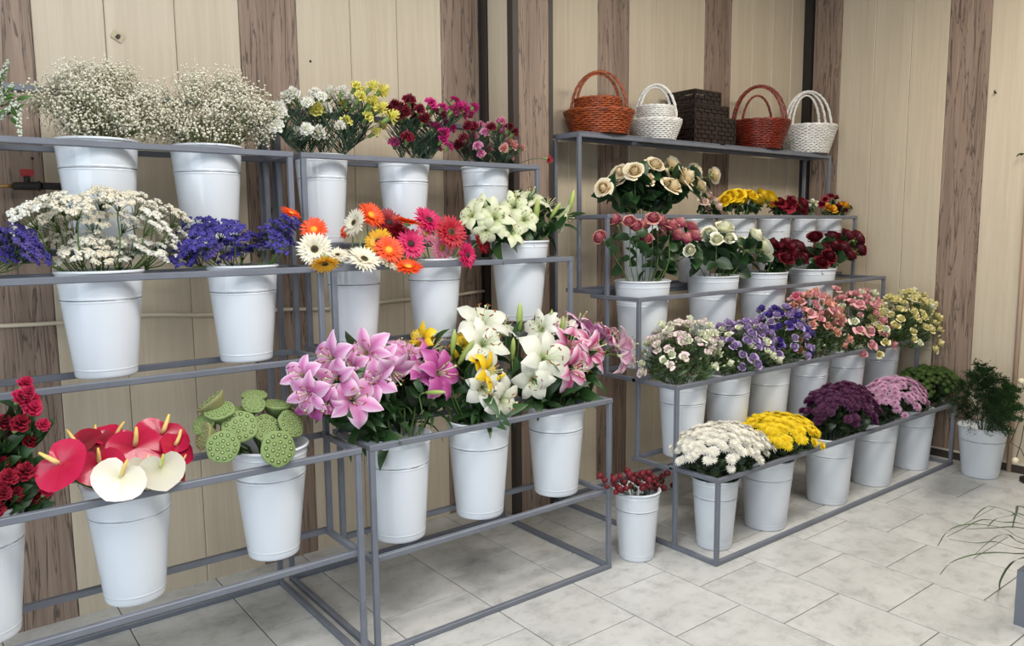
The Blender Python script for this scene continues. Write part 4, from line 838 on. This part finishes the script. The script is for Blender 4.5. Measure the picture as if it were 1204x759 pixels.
# ================================================================== green fern bucket, grass plant
M_FERN = mat_petal('fern_green', [(0, '1e3618'), (1, '38602c')], .65, .3)
def fern_mesh(seed):
    r = random.Random(seed); m = MB(); st = MB()
    for b in range(9):
        z = .15+.085*b; a = b*2.4; Lb = .42*(1.05-b*.07)
        tip = V(math.cos(a)*Lb, math.sin(a)*Lb, z+.22); base = V(0, 0, z-.05)
        st.tube([base, base.lerp(tip, .5)+V(0, 0, .03), tip], .006, 3)
        for j in range(150):
            f = r.random()**.7; c = base.lerp(tip, f)+V(r.gauss(0, .045), r.gauss(0, .045), r.gauss(0, .035))
            d = V(r.uniform(-1, 1), r.uniform(-1, 1), r.uniform(-.1, 1)); m.petal(Matrix.Translation(c) @ face_to(d), 0.085, .013, 0, .3, nu=2, nv=1)
    return m.mesh('needles', [M_FERN]), st.mesh('branchlets', [M_STEMD])
FERN = [fern_mesh(i) for i in range(3)]
c = b_grn
for i, (px, py, Y) in enumerate([(1135, 460, 1.86), (1150, 448, 1.88), (1165, 450, 1.84), (1182, 462, 1.84), (1192, 470, 1.88), (1130, 478, 1.84), (1148, 478, 1.78), (1165, 482, 1.76), (1185, 485, 1.80), (1160, 465, 1.80), (1140, 490, 1.80), (1175, 472, 1.9), (1155, 440, 1.90), (1172, 494, 1.77)]):
    q = at(px, py, Y-.10); q.x = min(q.x, 5.07); d = toward(c, q, 1., .9, .1); path = stem_path(c, q-d*.10, d); O = path[0]; t = thing('fern_frond', 'dark green feathery fern frond by the wall', 'plant', O, 'dark green fern fronds'); stem_obj(path, O, t, .0024, M_STEMD, 4)
    a, b = FERN[i % 3]; M = Matrix.Translation(q-d*.13-O) @ face_to(d, rnd.random()*6, .21); stuff(put('needles', a, t, M)); put('branchlets', b, t, M)
for i, (px, py) in enumerate(((1184, 430), (1188, 440), (1178, 438))):
    q = at(px, py, 1.87); d = V(.2, -.1, 1); path = stem_path(c, q-d*.02, d); O = path[0]; t = thing('fern_frond', 'thin fern tip by the pipe', 'plant', O, 'fern tips by the pipe'); stem_obj(path, O, t, .0016, M_STEMD, 4)
    a, b = FERN[i % 3]; M = Matrix.Translation(q-V(0, 0, .03)-O) @ face_to(d, i, .075); stuff(put('needles', a, t, M))
# arching grass whose pot stands outside the frame
M_GRS = leafmat('grass_blade', '2a4224', '566e40'); M_POT = mat_simple('pot_grey', hx('5d6068'), .5)
t = thing('plant_stand', 'grey blue metal stand leg at the bottom corner of the photo', 'plant stand', (3.19, .74, 0)); O = t.location.copy(); M_BLUEG = mat_simple('blue_grey_paint', hx('6d727c'), .5)
for x in (3.19, 3.47):
    for y in (.74, 1.0):
        m = MB(); m.box((x-O.x, y-O.y, 0), (x+.035-O.x, y+.035-O.y, .20)); m.build('leg', M_BLUEG, t, False)
m = MB(); m.box((0, 0, .20), (.315, .295, .215)); m.build('top', M_BLUEG, t, False)
O = V(3.36, .90, .217); t = thing('grass_plant', 'arching green grass leaves reaching in over the floor tiles', 'plant', O)
m = MB(); m.lathe([(.001, 0), (.06, 0), (.08, .09), (.074, .09), (.070, .075), (.001, .075)], 20); m.build('pot', M_POT, t)
def gz(x, y): return 1100+x*.262, 560+y*.262
for pts in (((397, 190), (330, 155), (245, 133), (200, 155), (168, 190)), ((397, 280), (300, 230), (160, 213), (60, 240), (10, 310)), ((397, 215), (310, 205), (210, 193), (130, 230), (50, 270)), ((397, 325), (270, 292), (180, 298), (60, 280)), ((397, 345), (280, 340), (170, 350), (70, 385), (20, 440)),
            ((397, 232), (260, 230), (140, 236)), ((397, 175), (340, 175), (270, 190), (235, 225)), ((397, 362), (330, 400), (290, 470), (288, 510)), ((397, 485), (365, 520), (350, 575)), ((397, 138), (362, 165), (345, 230)), ((397, 300), (330, 262), (280, 265), (230, 300), (180, 345))):
    n = len(pts); P = [O+V(0, 0, .08)]
    for i, q in enumerate(pts):
        f = (i+1)/n; px, py = gz(*q); P.append(at(px, py, .98+.22*f))
    C = []
    for i in range(len(P)-1):                                            # smooth the blade
        a, b, c, d = P[max(0, i-1)], P[i], P[i+1], P[min(len(P)-1, i+2)]
        for k in range(4):
            u = k/4; C.append(.5*((2*b)+(c-a)*u+(2*a-5*b+4*c-d)*u*u+(3*b-a-3*c+d)*u**3))
    C.append(P[-1]); m = MB(); rows = []; N = len(C)
    for i, p in enumerate(C):
        d = (C[min(N-1, i+1)]-C[max(0, i-1)]).normalized(); sd = d.cross(V(0, 0, 1)).normalized()*.006*(1-.8*(i/N)**2); rows.append([p-sd-O, p+V(0, 0, -.0012)-O, p+sd-O])
    m.grid(rows, [i/N for i in range(N)]); m.build('leaf', M_GRS, t)

# ================================================================== baskets on the top shelf
def basket_mat(n, c0, c1, rough): 
    k = NT(n); tc = k.n('ShaderNodeTexCoord'); mp = k.n('ShaderNodeMapping'); mp.inputs['Scale'].default_value = (12, 12, 60); k.l(tc.outputs['Object'], mp.inputs[0]); nz = k.n('ShaderNodeTexNoise', Scale=2.0, Detail=3.0); k.l(mp.outputs[0], nz.inputs['Vector'])
    k.l(k.ramp(nz.outputs['Fac'], [(.35, hx(c0)), (.65, hx(c1))]), k.p.inputs['Base Color']); k.p.inputs['Roughness'].default_value = rough; return k.m
BM = {'brown': basket_mat('wicker_brown', '6e2c12', 'b0562a', .35), 'red': basket_mat('wicker_red_brown', '5a1a10', '8c3220', .25), 'white': basket_mat('wicker_white', 'd2cec8', 'f0eeea', .5), 'dark': basket_mat('wicker_dark', '0e0605', '241412', .35), 'inside': mat_simple('wicker_shadow', hx('4a2a1c'), .8)}
VD = V(math.sin(YAW), -math.cos(YAW), 0)
def basket(label, x, y, z0, prof, mat, hr, hh, ang=0., rib=26, twist=True, lift=0.):
    """round wicker basket: prof = radii up the side; hr, hh half width and top of its hoop"""
    t = thing('wicker_basket', label, 'basket', (x, y, z0), 'round wicker baskets'); n = len(prof); m = MB(); dz = .0105
    N = rib*2
    for i, r in enumerate(prof):
        pts = [((r+(.0042 if (k+i) % 2 else -.0042))*math.cos(2*PI*k/N), (r+(.0042 if (k+i) % 2 else -.0042))*math.sin(2*PI*k/N), dz*(i+.6)) for k in range(N)]
        m.tube(pts, .0056, 4, 0, False, True)
    m.build('weave', BM[mat], t); m = MB()
    for k in range(rib): 
        a = 2*PI*(2*k+.5)/N; m.tube([(r*math.cos(a), r*math.sin(a), dz*(i+.6)) for i, r in enumerate(prof)][::3]+[(prof[-1]*math.cos(a), prof[-1]*math.sin(a), dz*n)], .0028, 4)
    m.build('stakes', BM[mat], t); m = MB(); top = dz*(n+.5)
    for q in (0, PI): m.tube([((prof[-1]+.004*math.cos(9*a+q))*math.cos(a), (prof[-1]+.004*math.cos(9*a+q))*math.sin(a), top+.004*math.sin(9*a+q)) for a in [2*PI*k/80 for k in range(80)]], .0062, 5, 0, False, True)
    m.build('rim', BM[mat], t); m = MB(); m.lathe([(.001, .004), (prof[0]-.004, .004), (prof[0]-.004, .008), (.001, .008)], 24); m.build('bottom', BM[mat], t)
    dx = VD*math.cos(ang)+V(VD.y, -VD.x, 0)*math.sin(ang); m = MB()
    for q in (0, 2.1, 4.2):
        pts = []
        for k in range(41):
            a = PI*k/40; w = 5.0*a*2+q; c = dx*(-hr*math.cos(a)*(1.0 if .0 < a < PI else 1)); h = top*.55+(hh-top*.55)*math.sin(a)**.75
            o = V(math.cos(w)*.0045, math.sin(w)*.0045, math.sin(w+1)*.003); pts.append(c+V(0, 0, h)+V(lift*math.sin(a), lift*math.sin(a), 0)+o)
        m.tube(pts, .0048, 5)
    m.build('handle', BM[mat], t); return t
def lin(*a):
    out = []
    for (r0_, n0), (r1_, _) in zip(a, a[1:]): out += [r0_+(r1_-r0_)*k/n0 for k in range(n0)]
    return out+[a[-1][0]]
ZS = 1.994
basket('orange brown wicker basket at the end of the shelf above the cream roses', 2.985, 3.068, ZS, lin((.150, 9), (.178, 1), (.184, 0)), 'brown', .150, .335, .05)
basket('smaller orange brown wicker basket nested inside the end one', 2.985, 3.075, ZS+.012, lin((.118, 12), (.126, 3), (.120, 0)), 'brown', .118, .312, -.12)
basket('white wicker basket between the orange brown one and the dark boxes', 3.435, 3.07, ZS, lin((.108, 8), (.140, 1), (.142, 0)), 'white', .118, .315, .1)
basket('smaller white wicker basket nested inside the white one by the dark boxes', 3.435, 3.075, ZS+.012, lin((.085, 12), (.104, 3), (.100, 0)), 'white', .092, .288, -.1)
basket('red brown wicker basket next to the dark woven boxes', 4.405, 3.055, ZS, lin((.130, 14), (.186, 1), (.188, 0)), 'red', .172, .405, .1)
basket('second red brown hoop basket nested in the one next to the dark boxes', 4.405, 3.062, ZS+.012, lin((.112, 11), (.160, 1), (.160, 0)), 'red', .152, .385, .25)
basket('smallest red brown basket sunk inside the nested red brown ones', 4.43, 3.09, ZS+.024, lin((.085, 7), (.120, 1), (.120, 0)), 'red', .105, .325, -.15)
basket('white wicker basket last on the shelf by the corner', 4.965, 3.055, ZS, lin((.135, 15), (.182, 1), (.184, 0)), 'white', .168, .425, -.05)
basket('second white basket nested in the last one by the corner', 4.965, 3.062, ZS+.012, lin((.115, 13), (.158, 1), (.158, 0)), 'white', .145, .405, -.2)
basket('third and smallest white basket nested in the last one by the corner', 4.965, 3.07, ZS+.024, lin((.095, 10), (.132, 1), (.132, 0)), 'white', .118, .375, -.35)
def wbox(label, x0, y0, x1, y1, z0, h):
    t = thing('woven_box', label, 'box', ((x0+x1)/2, (y0+y1)/2, z0), 'dark woven boxes'); a, b = (x1-x0)/2, (y1-y0)/2; m = MB(); nr = max(3, round(h/.024)); rh = h/nr; st = .03
    for i in range(nr):
        for s in range(4):
            L_ = a if s % 2 == 0 else b; D = b if s % 2 == 0 else a; n = max(2, round(2*L_/st)); Mx = RZ(s*PI/2)
            for k in range(n):
                u0, u1 = -L_+2*L_*k/n, -L_+2*L_*(k+1)/n; o = .004 if (i+k) % 2 else 0
                m.box((u0-.002, -D-.003-o, rh*i+.002), (u1+.002, -D+.003-o, rh*(i+1)-.0015), 0, Mx)
    m.build('weave', BM['dark'], t, False); m = MB()
    for s in range(4):
        L_ = a if s % 2 == 0 else b; D = b if s % 2 == 0 else a; m.box((-L_-.005, -D-.009, h-.006), (L_+.005, -D+.006, h+.006), 0, RZ(s*PI/2))
        m.box((-L_-.007, -D-.007, 0), (-L_+.006, -D+.006, h), 0, RZ(s*PI/2))
    m.build('rim', BM['dark'], t, False); m = MB(); m.box((-a, -b, .003), (a, b, .008)); m.build('bottom', BM['dark'], t, False)
    m = MB(); m.box((-a+.008, -b+.008, h-.03), (a-.008, b-.008, h-.022)); m.build('lid', BM['dark'], t, False)
wbox('largest dark brown woven box, lowest of the nested three', 3.66, 2.975, 4.035, 3.225, ZS, .150)
wbox('middle dark brown woven box sitting in the largest', 3.675, 2.99, 3.985, 3.21, ZS+.135, .085)
wbox('smallest dark brown woven box, topmost of the three', 3.69, 3.0, 3.92, 3.195, ZS+.205, .095)

# ================================================================== small things on the walls
M_IRON = mat_simple('black_iron', hx('2e2a28'), .5, .3, noise=.3); M_BRASS = mat_simple('brass', hx('b08a54'), .35, .8); M_REDP = mat_simple('red_handle', hx('a8252a'), .45); M_STEEL = mat_simple('zinc_steel', hx('8f8672'), .4, .7)
a = at(64, 219, 3.30); t = thing('wall_tap', 'black water tap with red handle on the plank wall under the top tier', 'tap', a)
m = MB(); m.tube([(.045, .048, 0), (.045, .02, 0), (.04, .0, 0), (.02, -.004, 0), (-.045, -.004, 0)], .0135, 10); m.build('pipe', M_IRON, t)
m = MB(); m.tube([(-.045, -.004, 0), (-.052, -.004, 0), (-.053, -.004, 0), (-.13, -.004, -.003)], [.019, .019, .016, .014], 10); m.tube([(-.085, -.004, .0), (-.085, -.004, .035)], .010, 8); m.build('valve_body', M_IRON, t)
m = MB(); m.tube([(-.13, -.004, -.003), (-.168, -.004, -.003)], [.007, .006], 8); m.build('spout', M_BRASS, t)
m = MB(); m.box((-.102, -.010, .032), (-.066, .004, .040)); m.box((-.104, -.009, .038), (-.062, .003, .058), 0, Matrix.Rotation(.0, 4, 'Y')); m.build('handle', M_REDP, t, False)
a = at(138.5, 43, YB-.010); t = thing('wall_bolt_plate', 'small tilted square metal plate with bolt on the cream panels', 'plate', a); m = MB(); R = Matrix.Rotation(.5, 4, 'Y'); m.box((-.021, -.003, -.016), (.021, .001, .016), 0, Matrix.Rotation(.35, 4, 'Y') @ Matrix.Shear('XZ', 4, (.35, 0)) if False else R); m.build('plate', M_STEEL, t, False)
m = MB(); m.tube([(0, -.003, 0), (0, -.013, 0)], .008, 6); m.build('bolt', M_IRON, t, False)
for px, py, r in ((365, 72, .006), (38, 186, .005)):
    a = at(px, py, YB-.009); m = MB(); m.lathe([(.001, .001), (r*.6, .002), (r, 0)], 8, 0, Matrix.Rotation(PI/2, 4, 'X')); o = m.build('wall_mark', M_IRON); o.location = a; tag(o, 'tiny dark %s' % ('knot in the cream panel above the white carnations' if px > 100 else 'hole in the dark plank just above the tap'), 'wall mark')  # small dark domes standing for a panel knot and a plank hole
def atx(px, py, X):
    d = fw*FPX+rt*(px-IMW/2)-up*(py-IMH/2); return EYE+d*(X/d.x)
a = atx(1171, 109, XR-.010); m = MB(); m.tube([(.004, 0, 0), (-.016, 0, 0), (-.02, 0, .012)], .005, 6); o = m.build('wall_hook', M_IRON); o.location = a; tag(o, 'small dark hook on the cream panel beside the dark plank', 'hook')
a = atx(1199, 180, XR-.05); t = thing('leaf_sprig', 'little green sprig sticking out at the photo edge before the right wall', 'plant', a+V(.04, -.10, -.02)); m = MB(); m.tube([(0, 0, 0), V(-.04, .10, .02)], .0022, 5); m.build('stem', M_STEMD, t); m = MB()
for j in range(5): m.petal(Matrix.Translation(V(-.04, .10, .02)*(j+1)/5) @ face_to((-.3, .8, .5-.25*j), j), .03, .006, .1, .8, nu=3, nv=1)
m.build('foliage', M_LEAFM, t)
# wire stems with pale balls standing by the pipe
t = thing('wire_stem_ornament', 'thin dark wire stems with pale cream balls by the pipe at the photo edge', 'ornament', (5.10, 1.60, 0)); m = MB(); m.lathe([(.001, 0), (.075, 0), (.075, .02), (.02, .026), (.001, .026)], 18); m.build('base', M_IRON, t)
for px, py, Y, via in ((1201, 448, 1.66, (1206, 500)), (1194, 541, 1.60, (1204, 500)), (1208, 470, 1.62, (1188, 520))):
    p = at(px, py, Y)-t.location; v1 = at(via[0], via[1], 1.62)-t.location; m = MB(); m.tube([(0, 0, .02), V(0, 0, .02).lerp(v1, .6)+V(0, 0, .05), v1, v1.lerp(p, .6)+V(0, -.01, .03), p], .0022, 5); m.build('wire', M_IRON, t)
    m = MB(); m.ball(p, .018, 10, 8); m.build('ball', mat_simple('cream_ball', hx('e0d6b8'), .6), t)

# ------------------------------------------------------------------ tell apart, by their place, things that would share a label
bpy.context.view_layer.update()
ORD = 'first second third fourth fifth sixth seventh eighth ninth tenth eleventh twelfth'.split()
ROWS = {1: [''], 2: ['upper', 'lower'], 3: ['upper', 'middle', 'lower'], 4: ['top', 'upper middle', 'lower middle', 'bottom']}
byl = {}
for o in sc.objects:
    if o.parent is None and 'label' in o.keys(): byl.setdefault(o['label'], []).append(o)
for lab, os_ in byl.items():
    if len(os_) < 2: continue
    pos = []
    for o in os_:
        ch = [c for c in o.children if c.name.split('.')[0] not in ('stem', 'leaf', 'foliage')] or list(o.children)
        c = Vector()
        for q in ch: c += q.matrix_world @ (sum((Vector(k) for k in q.bound_box), Vector())/8)
        c = c/len(ch)-EYE; z = c.dot(fw); pos.append((-c.dot(up)/z, c.dot(rt)/z, o))
    nr = min(4, max(1, math.ceil(len(os_)/7))); pos.sort(key=lambda q: q[0]); per = math.ceil(len(pos)/nr)
    for r_ in range(nr):
        row = sorted(pos[r_*per:(r_+1)*per], key=lambda q: q[1])
        for i, q in enumerate(row):
            w_ = 'leftmost' if i == 0 else 'rightmost' if i == len(row)-1 else ORD[i]+' from left'
            q[2]['label'] = lab+', '+w_+(' in '+ROWS[nr][r_]+' row' if nr > 1 else '')
